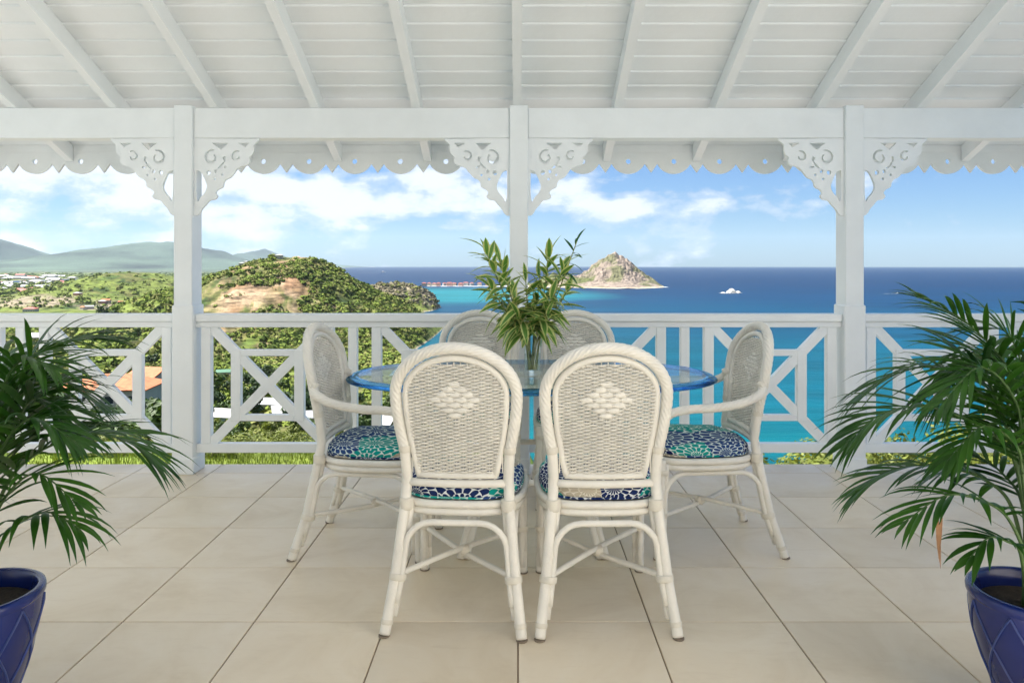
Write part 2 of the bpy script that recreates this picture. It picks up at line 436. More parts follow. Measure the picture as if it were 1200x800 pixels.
# gingerbread corner brackets
def ztop(p): return [((x-525)*.00099, (275-y)*.00099) for x, y in p]
def arc_band(cx, cy, r0, r1, a0, a1, th, n=14):
    out, inn = [], []
    for i in range(n+1):
        u = i/n; a = math.radians(a0+(a1-a0)*u); r = r0+(r1-r0)*u; w_ = th*(0.55+0.45*math.sin(math.pi*min(u*1.1, 1)))
        out.append((cx+math.cos(a)*(r+w_/2), cy-math.sin(a)*(r+w_/2))); inn.append((cx+math.cos(a)*(r-w_/2), cy-math.sin(a)*(r-w_/2)))
    return out+inn[::-1]
def smooth2(p, n=4):
    return [(v.x, v.y) for v in catmull([(x, y, 0) for x, y in p], n)]
outl = [(525,275),(925,277),(924,287)]+smooth2([(906,300),(892,318),(893,345),(884,372),(862,392),(868,412),(856,436),(822,446),(790,462),(772,486),(748,514),(720,528),(706,548),(700,574),(668,592),(657,612),(668,630),(652,650),(618,658),(596,684),(574,708),(560,734)])+[(545,748),(525,752)]
holes = [[(636,303),(736,303),(716,322),(692,346),(668,326)], [(796,303),(866,303),(852,318),(840,330),(822,318)],
         arc_band(634, 392, 45, 20, 70, 410, 17), arc_band(788, 386, 34, 14, 60, 360, 15),
         [(700,392),(716,384),(722,408),(712,424)], arc_band(640, 395, 72, 72, -62, -20, 13, 6),
         [(706,444),(728,446),(734,456),(712,458)], smooth2([(602,478),(618,470),(630,486),(616,500),(604,496)]), [(648,470),(664,466),(672,482),(656,492)],
         smooth2([(540,470),(568,482),(592,530),(604,572),(590,610),(566,636),(548,664),(540,600),(540,530)], 3),
         [(642,520),(656,516),(660,530),(646,534)], [(690,495),(704,490),(706,504),(694,508)]]
br_me = fill2d('corner_bracket', [ztop(outl)]+[ztop(h) for h in holes], .022); br_me.materials.append(PAINT)
br_mir = br_me.copy(); br_mir.transform(Matrix.Diagonal((-1,1,1,1))); br_mir.flip_normals()
side_txt = {-1: 'left', 1: 'right'}
names5 = ['far left end post', 'left post', 'middle post', 'right post', 'far right end post']
for i, x in enumerate(post_x):
    for s in (-1, 1):
        if (i == 0 and s < 0) or (i == 4 and s > 0): continue
        o = link('corner_bracket', br_me if s > 0 else br_mir, None, (x+s*(PW/2+.001), POST_Y0+.045, BEAM_Z0-.001))
        tag(o, 'white fretwork scroll bracket on the %s side of the %s' % (side_txt[s], names5[i]), 'bracket', 'gingerbread brackets under the beam')

# ------------------------------------------------------------------ roof: rafters, boards, eave
PITCH = (677-VY)/F; CP = math.cos(math.atan(PITCH))
RAF_D = .098/CP
def zr(Y): return BEAM_Z1+PITCH*(BEAM_Y0+.01-Y)        # underside of the rafters
Y_EAVE = 5.08; Y_TOP = 2.1; X_L, X_R = -6.2, 5.4  # unseen rear end of the roof cut short to let daylight in
roof = thing('porch_roof', 'white painted board ceiling on sloping rafters', 'roof', (0, 0, 0))
k = 0
rx0 = PX(606, BEAM_Y0); rsp = 118.6*BEAM_Y0/F
for k in range(-9, 9):
    x = rx0+k*rsp; m = MB()
    v = []
    for Y, dz in ((Y_EAVE, 0), (Y_TOP, 0)):
        for xa in (x-.026, x+.026):
            for zz_ in (zr(Y), zr(Y)+RAF_D): v.append((xa, Y, zz_))
    m.add(v, [(0,2,3,1),(4,5,7,6),(0,4,6,2),(1,3,7,5),(0,1,5,4),(2,6,7,3)])
    m.obj('rafter', PAINT_ROOF, roof)
bs = 0.1245
y = Y_EAVE; nb = 0
gap_z = 0.004
while y > Y_TOP:
    y1 = max(y-bs, Y_TOP)
    g = .0055
    za, zb2 = zr(y)+RAF_D, zr(y1)+RAF_D
    prof = [(y-.0005, za+.014), (y-.002, za+.0065), (y1+.010, zb2-.0045), (y1+.0045, zb2-.0070), (y1+.0010, zb2-.004), (y1+.0005, zb2+.016), (y1+.0005, zb2+.030), (y-.0005, za+.030)]
    m = MB()
    v = [(xx_, a, b) for xx_ in (X_L, X_R) for a, b in prof]; n = len(prof)
    m.add(v, [tuple(range(n)), tuple(reversed(range(n, 2*n)))]+[(i, n+i, n+(i+1) % n, (i+1) % n) for i in range(n)])
    m.obj('board', PAINT_ROOF, roof); y = y1
m = MB()
ROOFTOP = mat('roof_covering', (.35,.12,.08), .8)
v = [(xx_, a, zr(a)+RAF_D+dz) for xx_ in (X_L-.1, X_R+.1) for a, dz in ((Y_EAVE+.06, .032), (Y_TOP-.05, .032), (Y_TOP-.05, .07), (Y_EAVE+.06, .07))]
m.add(v, [(0,1,2,3),(7,6,5,4),(0,4,5,1),(1,5,6,2),(2,6,7,3),(3,7,4,0)]); m.obj('roof_sheet', ROOFTOP, roof)
# scalloped eave valance
FYV = Y_EAVE+.014
per = 53.4*FYV/F
zt_ = PZ(179, FYV); z_notch = PZ(192, FYV); z_c = PZ(204, FYV); z_tooth = PZ(202.5, FYV)
prof = [(0, zt_), (0, z_notch), (.045*per/.317, z_tooth), (.088*per/.317, z_notch)]
xa, xb = .088*per/.317, per; hw = (xb-xa)/2; sag = z_notch-z_c; rad = (hw*hw+sag*sag)/(2*sag); czz = z_c+rad; a_m = math.asin(hw/rad)
for i in range(1, 14):
    a = -a_m+2*a_m*i/14; prof.append(((xa+xb)/2+rad*math.sin(a), czz-rad*math.cos(a)))
prof += [(per, z_notch), (per, zt_)]
hz = PZ(189.5, FYV); hole = [((xa+xb)/2+.018*math.cos(2*math.pi*i/14), hz+.018*math.sin(2*math.pi*i/14)) for i in range(14)]
sc_me = fill2d('scallop', [prof, hole], .02); sc_me.materials.append(PAINT)
val = thing('eave_valance', 'scalloped white fretwork valance with round holes hanging from the eave', 'valance', (0, FYV, 0))
x0_ = PX(618/2*1.0, FYV)-(xa+xb)/2
nn = int((x0_+6.2)/per)
x = x0_-nn*per
while x < 5.4-per:
    link('scallop', sc_me, val, (x, 0, 0)); x += per
m = MB(); m.box(-6.2, 5.4, -.012, .012, zt_+.0005, zr(Y_EAVE)+RAF_D+.03); m.obj('fascia_board', PAINT, val)

# ------------------------------------------------------------------ rattan chairs
def curve_fwd(x): return 0.55*x*x
def back_y(z): return -.212-(z-.42)*.10-.10*max(0, z-.55)**1.3
LEGZ = [(0, .236, -.318), (.18, .211, -.262), (.42, .186, -.216), (.52, .181, back_y(.52)), (.62, .187, back_y(.62))]
def rear_leg(z):
    for (z0, x0, y0), (z1, x1, y1) in zip(LEGZ, LEGZ[1:]):
        if z <= z1: u = (z-z0)/(z1-z0); return x0+(x1-x0)*u, y0+(y1-y0)*u
    return LEGZ[-1][1:]
def front_leg(z): return .205, .236-.018*z/.42
ZA, WA, HA = .815, .214, .170                  # springing height, half width and rise of the back arch
def hoop_pts(w_top, h, w_bot, z_bot, n=44, dy=0.0):
    out = []
    for i in range(9):
        u = i/8; z = z_bot+(ZA-z_bot)*u
        ww = w_bot+(w_top-w_bot)*math.sin(u*math.pi/2)
        out.append((-ww, z))
    for i in range(1, n):
        a = math.pi-math.pi*i/n; out.append((w_top*math.cos(a), ZA+h*math.sin(a)))
    out += [(-x, z) for x, z in reversed(out[:9])]
    return [(x, back_y(z)+curve_fwd(x)+dy, z) for x, z in out]
def resample(pts, step):
    P = [Vector(p) for p in pts]; out = [P[0]]; acc = 0
    for a, b in zip(P, P[1:]):
        L = (b-a).length; k = max(1, round(L/step))
        for i in range(1, k+1): out.append(a+(b-a)*i/k)
    return out
def weave_mesh():
    m = MB(); p = .0230
    def wid(z):
        if z < ZA: u = (z-.535)/(ZA-.535); return .126+(.163-.126)*math.sin(max(0,u)*math.pi/2)
        return .163*math.sqrt(max(0, 1-((z-ZA)/(HA-.050))**2))
    row = 0; z = .540
    while z < ZA+HA-.056:
        w = wid(z)+.006; nx = max(6, int(2*w/.0052)); pts = []
        for i in range(nx+1):
            x = -w+2*w*i/nx
            off = .0066*math.cos(math.pi*x/p+math.pi*row)
            pts.append((x, back_y(z)+curve_fwd(x)+off, z+.0006*math.sin(40*x+row*2.1)))
        m.tube(pts, .0037, 4, flat=.75, caps=False); z += .0064; row += 1
    kx = int(.17/p)
    for k in range(-kx, kx+1):
        x = (k+.0)*p; zt2 = ZA+(HA-.05)*math.sqrt(max(0, 1-(x/.163)**2)) if abs(x) < .163 else ZA
        zb = .535
        m.tube([(x, back_y(zb+(zt2-zb)*i/8)+curve_fwd(x), zb+(zt2-zb)*i/8) for i in range(9)], .0026, 5, caps=False)
    return m.mesh('woven_panel', WEAVE, True)
def motif_mesh():
    """raised diamond of wide flat canes"""
    m = MB(); zc = .80; bh, bw_, hz_ = .0175, .047, .0185
    rows = [1, 2, 3, 4, 3, 2, 1]
    for s in (-1, 1):
        for j, c in enumerate(rows):
            z0 = zc+(3-j)*hz_
            for i in range(c):
                xc = (i-(c-1)/2)*bw_*.98
                # a cane arching over a stake: 6 segments long, rounded
                vs_ = []; n = 7
                for q in range(n):
                    u = q/(n-1); x = xc+(u-.5)*bw_*.90; bul = .0045*math.sin(math.pi*u)**.5-.002
                    for dz, e in ((-bh/2, -.0025), (-bh*.28, .001), (bh*.28, .001), (bh/2, -.0025)):
                        zq = z0+dz
                        vs_.append((x, back_y(zq)+curve_fwd(x)+s*(.0045+bul+e), zq))
                fs = [(q*4+r, q*4+r+1, q*4+4+r+1, q*4+4+r) for q in range(n-1) for r in range(3)]
                if s < 0: fs = [f[::-1] for f in fs]
                m.add(vs_, fs)
    return m.mesh('diamond_motif', WEAVE, True)
WEAVE_ME, MOTIF_ME = weave_mesh(), motif_mesh()
def leg_at(fn, s, z): x, y = fn(z); return Vector((s*x, y, z))
def arch_path(A, B, z_low=.10, z_top=.368, inset=.021):
    """bent pole rising beside post A, across, and down beside post B (A, B functions of z)"""
    def P(fn, other, z):
        a, b = fn(z), other(z); d = (b-a); d.z = 0; d.normalize(); return a+d*inset
    pts = [P(A, B, z_low+(z_top-.10-z_low)*i/4) for i in range(5)]
    a, b = P(A, B, z_top-.10), P(B, A, z_top-.10)
    d = (b-a); L = d.length; d.normalize()
    r = min(.095, L*.38)
    for i in range(1, 7):
        t = math.pi/2*i/6; pts.append(a+d*r*(1-math.cos(t))+Vector((0,0,.10*math.sin(t))))
    for i in range(6, 0, -1):
        t = math.pi/2*i/6; pts.append(b-d*r*(1-math.cos(t))+Vector((0,0,.10*math.sin(t))))
    pts += [P(B, A, z_top-.10-(z_top-.10-z_low)*i/4) for i in range(5)]
    return pts
def seat_ring(z, grow=0.0, n=40):
    out = []
    for i in range(n):
        a = 2*math.pi*i/n; ca, sa = math.cos(a), math.sin(a); e = 2/3.6
        hw = .222+grow-.018*(1 if sa < 0 else 0)*abs(sa)
        out.append((hw*math.copysign(abs(ca)**e, ca), .012+(.222+grow)*math.copysign(abs(sa)**e, sa), z))
    return out
TW = (8, 260.0, .18)
def binding(par, c, d, r, w=.022, name='binding'):
    m = MB(); c, d = Vector(c), Vector(d).normalized()
    m.tube([c-d*w/2, c-d*w*.4, c+d*w*.4, c+d*w/2], [r*.97, r, r, r*.97], 12)
    return m.obj(name, WRAP, par, True)
def make_chair(arms, label, group):
    t = thing('armchair' if arms else 'dining_chair', label, 'armchair' if arms else 'chair', group=group)
    # back
    m = MB(); outer = hoop_pts(WA, HA, .187, .62); m.tube(resample(outer, .004), .0210, 45, twist=TW); m.obj('back_frame', RATTAN, t, True)
    m = MB(); inner = hoop_pts(.176, HA-.036, .136, .526, dy=.004)
    m.tube(resample(inner, .02), .0125, 10); m.obj('inner_hoop', RATTAN, t, True)
    m = MB(); yb0 = back_y(.526)+.004
    m.tube([(x, yb0+curve_fwd(x), .526) for x in np.linspace(-.142, .142, 9)], .0125, 10); m.obj('back_rail', RATTAN, t, True)
    m = MB(); m.tube([(x, back_y(.497)+curve_fwd(x), .497) for x in np.linspace(-.182, .182, 9)], .0145, 10); m.obj('lower_back_rail', RATTAN, t, True)
    w = link('woven_panel', WEAVE_ME, t); w['kind'] = 'stuff'
    link('diamond_motif', MOTIF_ME, w)
    # legs
    for s in (-1, 1):
        m = MB(); pts = [leg_at(rear_leg, s, z) for z in np.linspace(.62, .006, 60)]
        pts = [Vector((p.x, p.y+(curve_fwd(p.x) if p.z > .5 else curve_fwd(p.x)*max(0, (p.z-.42)/.08) if p.z > .42 else 0), p.z)) for p in pts]
        m.tube(pts, [.0195]*60, 16, twist=(7, 120.0, .10))
        cp = [leg_at(rear_leg, s, z)+Vector((-s*.019, .016, 0)) for z in np.linspace(.42, .055, 14)]
        m.tube(cp, .012, 8)
        leg = m.obj('leg', RATTAN, t, True)
        d = pts[40]-pts[44]
        binding(leg, leg_at(rear_leg, s, .18)+Vector((-s*.008, .007, 0)), d, .031)
        binding(leg, leg_at(rear_leg, s, .425)+Vector((-s*.004, .003, 0)), (0,0,1), .026, .04)
        binding(leg, leg_at(rear_leg, s, .045), d, .0215, .016)
        p62 = Vector((s*.187, back_y(.62)+curve_fwd(.187), .62)); binding(leg, p62, (0, -.1, 1), .0225, .024)
        m = MB(); f0 = leg_at(rear_leg, s, 0); m.lathe([(.0, 0), (.0185, 0), (.0198, .002), (.0198, .0060), (0, .0061)], 12, f0.x, f0.y); m.obj('foot_cap', FOOT, leg)
        m = MB(); zt = .60 if arms else .425
        pts = [leg_at(front_leg, s, z) for z in np.linspace(.43, .006, 30)]
        m.tube(pts, .0185, 14, twist=(7, 120.0, .10))
        for dx, dy in ((-s*.021, .004), (-s*.003, -.024)):
            m.tube([leg_at(front_leg, s, z)+Vector((dx, dy, 0)) for z in np.linspace(.41, .035, 8)], .0105, 8)
        leg = m.obj('leg', RATTAN, t, True)
        for z in (.19, .375): binding(leg, leg_at(front_leg, s, z)+Vector((-s*.007, -.007, 0)), (0,0,1), .0295, .02)
        m = MB(); f0 = leg_at(front_leg, s, 0); m.lathe([(.0, 0), (.0185, 0), (.0198, .002), (.0198, .0060), (0, .0061)], 12, f0.x, f0.y); m.obj('foot_cap', FOOT, leg)
    A = {(f, s): (lambda z, f=f, s=s: leg_at(rear_leg if f else front_leg, s, z)) for f in (0, 1) for s in (-1, 1)}
    for p, q in (((1,-1),(1,1)), ((0,-1),(0,1)), ((1,-1),(0,-1)), ((1,1),(0,1))):
        m = MB(); m.tube(arch_path(A[p], A[q]), .0115, 8); m.obj('arch_brace', RATTAN, t, True)
    for s, dz in ((1, .011), (-1, -.011)):
        m = MB(); a, b = leg_at(rear_leg, -s, .185), leg_at(front_leg, s, .185); mid = (a+b)/2+Vector((0,0,dz))
        m.tube(catmull([a, mid, b], 6), .0105, 8); m.obj('stretcher', RATTAN, t, True)
    binding(t, ((0, (leg_at(rear_leg,1,.185).y+leg_at(front_leg,1,.185).y)/2, .186)), (1, .2, 0), .020, .03, 'stretcher_binding')
    for z, g, nm in ((.422, .004, 'seat_rail'), (.395, .0, 'seat_rail')):
        m = MB(); m.tube(seat_ring(z, g), .0142, 9, closed=True); m.obj(nm, RATTAN, t, True)
    m = MB(); ring = seat_ring(.425, -.004); m.add(ring+[(x, y, .417) for x, y, z in ring], [tuple(range(40)), tuple(reversed(range(40, 80)))]); m.obj('seat_deck', WEAVE, t)
    if arms:
        for s in (-1, 1):
            P = [(.210, back_y(.745)+.03, .745), (.238, -.205, .712), (.262, -.12, .680), (.270, 0, .662), (.270, .11, .657), (.262, .195, .637), (.245, .238, .585), (.228, .244, .51), (.214, .236, .43)]
            m = MB(); m.tube(resample([(s*x, y, z) for x, y, z in [tuple(v) for v in catmull(P, 8)]], .004), .0190, 45, twist=TW); arm = m.obj('armrest', RATTAN, t, True)
            binding(arm, (s*.213, back_y(.74)+.034, .742), (s*.5, 1, -.6), .022, .03)
    return t
def cushion_mesh():
    m = MB(); n, kk = 40, 9; rings = []
    prof = [(.80, .003), (.97, .008), (1.012, .026), (1.0, .044), (.95, .058), (.82, .068), (.55, .075), (.3, .079), (.08, .080)]
    for sc_, z in prof:
        ring = seat_ring(0, -.004, n)
        for x, y, _ in ring: 
            dimp = .003*math.sin(x*31+1)*math.sin(y*27)
            m.v.append((x*sc_, .012+(y-.012)*sc_, z+dimp*(1 if z > .03 else 0)))
    for i in range(kk-1):
        for j in range(n): m.f.append((i*n+j, i*n+(j+1) % n, (i+1)*n+(j+1) % n, (i+1)*n+j)); m.m.append(0)
    m.f.append(tuple((kk-1)*n+j for j in range(n))); m.m.append(0)
    m.f.append(tuple(reversed(range(n)))); m.m.append(0)
    return m.mesh('seat_cushion', CUSHION, True)
CUSH_ME = cushion_mesh()
pip = MB(); pip.tube([(x*.995, y, z) for x, y, z in seat_ring(.014, -.0035, 60)], .0045, 6, closed=True); PIP_ME = pip.mesh('piping', CUSHION, True)

side0 = make_chair(False, 'x', 'dining chairs around the table')
arm0 = make_chair(True, 'x', 'dining chairs around the table')
Yr = YF(748)
chairs = [(side0, (-.200, Yr+.318), -.07, 'cream rattan chair seen from behind, left one of the nearest pair', 'left nearest chair'),
          (side0, (.303, Yr+.312), .02, 'cream rattan chair seen from behind, right one of the nearest pair', 'right nearest chair'),
          (side0, (PX(562, 4.36)+.01, 4.05), math.pi+.03, 'rattan chair on the far side of the table, left of the vase', 'far chair left of the vase'),
          (side0, (PX(671, 4.36), 4.05), math.pi-.03, 'rattan chair on the far side of the table, right of the vase', 'far chair right of the vase'),
          (arm0, (-.635, 3.375), -(math.pi/2+.095), 'cream rattan armchair at the left end of the glass table', 'armchair at the left end'),
          (arm0, (.822, 3.405), math.pi/2+.077, 'cream rattan armchair at the right end of the glass table', 'armchair at the right end')]
used = set()
for proto, (x, y), rz, lb, where in chairs:
    if proto.name in used: o = dup(proto, (x, y, 0), rz)
    else: o = proto; used.add(proto.name); o.location = (x, y, 0); o.rotation_euler = (0, 0, rz)
    o['label'] = lb
    cu = link('seat_cushion', CUSH_ME, None, (x, y, .4285)); cu.rotation_euler = (0, 0, rz)
    tag(cu, 'navy and teal dahlia print cushion on the %s' % where, 'cushion', 'dahlia print seat cushions')
    link('piping', PIP_ME, cu)

# ------------------------------------------------------------------ glass table
TCX, TCY, TZ = .066, 3.665, .735
tb = thing('glass_table', 'oval glass dining table with thick rim tinted with sky blue on rattan legs', 'table', (TCX, TCY, 0))
def oval(a, b, n=96, e=2.35):
    out = []
    for i in range(n):
        t_ = 2*math.pi*i/n; c, s = math.cos(t_), math.sin(t_)
        out.append((a*math.copysign(abs(c)**(2/e), c), b*math.copysign(abs(s)**(2/e), s)))
    return out
TA, TBB, TT = .905, .535, .024
n = 96; bev = .055
ia = oval(TA-bev, TBB-bev, n)
m = MB(); m.add([(x, y, TZ) for x, y in ia]+[(x, y, TZ-TT) for x, y in ia], [tuple(range(n)), tuple(reversed(range(n, 2*n)))])
m.obj('glass_top', GLASS, tb)
m = MB(); prof = [(0, 0), (-.012, .30), (-.024, .65), (-bev+.003, .93), (-bev, 1.0), (-bev+.0, 1.0)]
loops = [(bev, 0.0), (.038, .0012), (.022, .0045), (.010, .0085), (.003, .0125), (0, .0165), (.003, .021), (.008, TT), (bev, TT)]
for off, dz in loops:
    for x, y in oval(TA-off, TBB-off, n): m.v.append((x, y, TZ-dz))
for i in range(len(loops)):
    j2 = (i+1) % len(loops)
    for j in range(n): m.f.append((i*n+j, j2*n+j, j2*n+(j+1) % n, i*n+(j+1) % n)); m.m.append(0)
m.obj('bevelled_edge', GLASS_EDGE, tb, True)
for sx in (-1, 1):
    for sy in (-1, 1):
        m = MB()
        for dx, dy in ((0, 0), (-sx*.024, 0), (0, -sy*.024)):
            P = [(sx*.20+dx, sy*.20+dy, TZ-TT-.004), (sx*.21+dx, sy*.24+dy, .55), (sx*.24+dx, sy*.33+dy, .30), (sx*.315+dx, sy*.485+dy, .004)]
            m.tube(catmull(P, 8), .0165, 9)
        leg = m.obj('leg', RATTAN, tb, True)
        binding(leg, (sx*.232, sy*.322, .30), (sx*.07, sy*.15, -.3), .040, .03)
for z, rr in ((TZ-TT-.018, .225), (.30, .40)):
    m = MB()
    P = [((rr*.62 if z < .5 else rr)*math.copysign(abs(math.cos(a))**.5, math.cos(a)), rr*math.copysign(abs(math.sin(a))**.5, math.sin(a))*(.95), z) for a in np.linspace(0, 2*math.pi, 48, endpoint=False)]
    m.tube(P, .015, 9, closed=True); m.obj('frame_ring', RATTAN, tb, True)

# ------------------------------------------------------------------ vase and dracaena
VXX, VYY = PX(624, 3.60), 3.60
vase = thing('glass_vase', 'clear flared glass vase in the middle of the table', 'vase', (VXX, VYY, TZ+.001))
vz = .238
outp = [(.0, 0), (.042, 0), (.0435, .006), (.041, .03), (.0405, .08), (.044, .13), (.053, .18), (.066, .222), (.073, vz)]
inp = [(.0705, vz), (.0635, .222), (.0505, .18), (.0415, .13), (.038, .08), (.0385, .03), (.037, .022), (0, .020)]
m = MB(); m.lathe(outp+inp, 36); m.obj('glass', VASEG, vase, True)
WATER = glass_mat('vase_water', (.93,.965,.94))
m = MB(); m.lathe([(0, .0225), (.0365, .024), (.0375, .06), (.0378, .10), (0, .10)], 30); m.obj('water', WATER, vase, True)
LEAF_G = leaf_mat('dracaena_green', (.09,.22,.04), (.14,.29,.06), .4, .2)
LEAF_D = leaf_mat('dracaena_young_green', (.02,.10,.03), (.035,.13,.035), .4, .2)
LEAF_Y = leaf_mat('dracaena_yellow_margin', (.52,.56,.20), (.64,.64,.30), .45, .2)
STEMM = mat('dracaena_stem', (.26,.28,.10), .7, var=.3, vscale=40)
def leaf_me(L, W, droop, mats):
    m = MB(); k = 7
    for i in range(k):
        u = i/(k-1); w = W*(math.sin(math.pi*min(1, u*.93+.07))**.8)*(1-.25*u)*.5 if i < k-1 else .0006
        x = L*(u-.04*u*u); z = -droop*L*u*u
        for q, hz2 in ((-1, .22), (-.55, .10), (0, 0), (.55, .10), (1, .22)): m.v.append((x, q*w, z+hz2*w))
    for i in range(k-1):
        for q in range(4): m.f.append((i*5+q, i*5+5+q, i*5+6+q, i*5+1+q)); m.m.append(1 if q in (0, 3) else 0)
    return m.mesh('leaf', mats, True)
LV = [leaf_me(.118, .037, .2, [LEAF_G, LEAF_Y]), leaf_me(.13, .038, .4, [LEAF_G, LEAF_Y]), leaf_me(.095, .035, .1, [LEAF_G, LEAF_Y]), leaf_me(.115, .036, .6, [LEAF_G, LEAF_Y])]
LD = [leaf_me(.085, .020, .2, [LEAF_D, LEAF_D]), leaf_me(.095, .021, .45, [LEAF_D, LEAF_D])]
drac = thing('dracaena_cuttings', 'variegated green and yellow leafy cuttings standing in the glass vase', 'plant', (VXX, VYY, TZ+.024))
heads = [(569, 294, 0, 34, .8), (586, 306, .06, 26, .8), (573, 334, -.08, 20, .75), (600, 342, -.10, 16, .7), (596, 364, .03, 14, .6), (616, 328, .08, 16, .7),
         (644, 299, 0, 32, .8), (660, 314, -.07, 26, .8), (632, 326, .06, 16, .75), (646, 350, -.10, 16, .7), (626, 360, -.05, 14, .6), (664, 342, .08, 12, .7), (676, 283, .03, 12, .95), (607, 372, -.10, 10, .5), (641, 371, -.09, 10, .5)]
for hi, (px, py, dy, nl, spread) in enumerate(heads):
    Yh = VYY+dy; tip = Vector((PX(px, Yh)-VXX, dy, PZ(py, Yh)-TZ-.024))
    base = Vector((R.uniform(-.022, .022), R.uniform(-.022, .022), 0))
    neck = Vector((tip.x*.28+base.x*.3, dy*.25, .175))
    if neck.xy.length > .045: neck.xy = neck.xy.normalized()*.045
    path = catmull([base, neck, neck.lerp(tip, .55)+Vector((0, 0, -.01)), tip], 10)
    m = MB(); m.tube(path, [.0042-.0018*i/(len(path)-1) for i in range(len(path))], 6); m.obj('stem', STEMM, drac, True)
    dark = hi == 12
    lo = 12 if not dark else 22
    for q in range(nl):
        u = q/(nl-1); f = lo+(len(path)-1-lo)*u; i = min(int(f), len(path)-2)
        p = path[i].lerp(path[i+1], f-i); tg = (path[i+1]-path[i]).normalized()
        az = q*2.4+hi*1.3
        sd = Vector((math.cos(az), math.sin(az), 0)); sd = (sd-tg*sd.dot(tg)).normalized()
        el = .15+.95*u**1.6
        if q == nl-1: el = 1.35
        d = (sd*math.cos(el)+tg*math.sin(el)+Vector((0, 0, -.25*(1-u)))).normalized()
        up = Vector((0, 0, 1)) if abs(d.z) < .95 else sd
        y_ = up.cross(d).normalized(); z_ = d.cross(y_)
        o = link('leaf', R.choice(LD if dark else LV), drac)
        s_ = R.uniform(1.0, 1.45)*(1-.22*u)
        M = Matrix((d, y_, z_)).transposed().to_4x4()
        o.matrix_local = Matrix.Translation(p) @ M @ Matrix.Rotation(R.uniform(-.5, .5), 4, 'X') @ Matrix.Scale(s_, 4)

# ------------------------------------------------------------------ blue planters and palms
GLAZE = mat('cobalt_glaze', (.006,.017,.125), .25, .4, var=.25, vscale=5, coat=.25, bump=.05, bscale=30)
GLAZE_L = mat('cobalt_glaze_ridge', (.022,.045,.19), .3, .4, var=.2, vscale=9, coat=.25)
POTP = [(.080, 0), (.094, .04), (.113, .09), (.138, .165), (.157, .24), (.167, .300), (.169, .338), (.169, .354)]
def pot_r(z):
    for (r0, z0), (r1, z1) in zip(POTP, POTP[1:]):
        if z <= z1: return r0+(r1-r0)*(z-z0)/(z1-z0)
    return POTP[-1][0]
def planter(x, y, label, group):
    t = thing('planter', label, 'planter', (x, y, 0), R.uniform(0, 3), group)
    m = MB(); m.lathe([(0, 0)]+POTP+[(.166, .361), (.158, .363), (.152, .356), (.150, .322), (.148, .307)], 48); m.obj('pot', GLAZE, t, True)
    m = MB(); m.lathe([(.1695, .334), (.1735, .340), (.1745, .350), (.1725, .359), (.165, .363), (.159, .362)], 48); m.obj('rim', GLAZE, t, True)
    m = MB(); nd = 9
    for s in (-1, 1):
        for k in range(nd):
            P = []
            for i in range(26):
                u = i/25; z = .012+.315*u; a = 2*math.pi*k/nd+s*u*2*math.pi/nd*1.5
                r = pot_r(z)+.001; P.append((r*math.cos(a), r*math.sin(a), z))
            m.tube(P, .0032, 5, caps=False)
    m.obj('diamond_relief', GLAZE_L, t, True)
    m = MB(); rr = []; 
    m.lathe([(.1475, .312), (.11, .315), (.06, .311), (0, .314)], 30); m.obj('soil', SOIL, t)
    return t
LPX, LPY = -1.515, 2.05
RPX, RPY = 1.450, 2.06
planter(LPX, LPY, 'cobalt blue glazed planter with diamond relief, at the left edge', 'blue glazed planters')
planter(RPX, RPY, 'cobalt blue glazed planter with diamond relief, at the right edge', 'blue glazed planters')

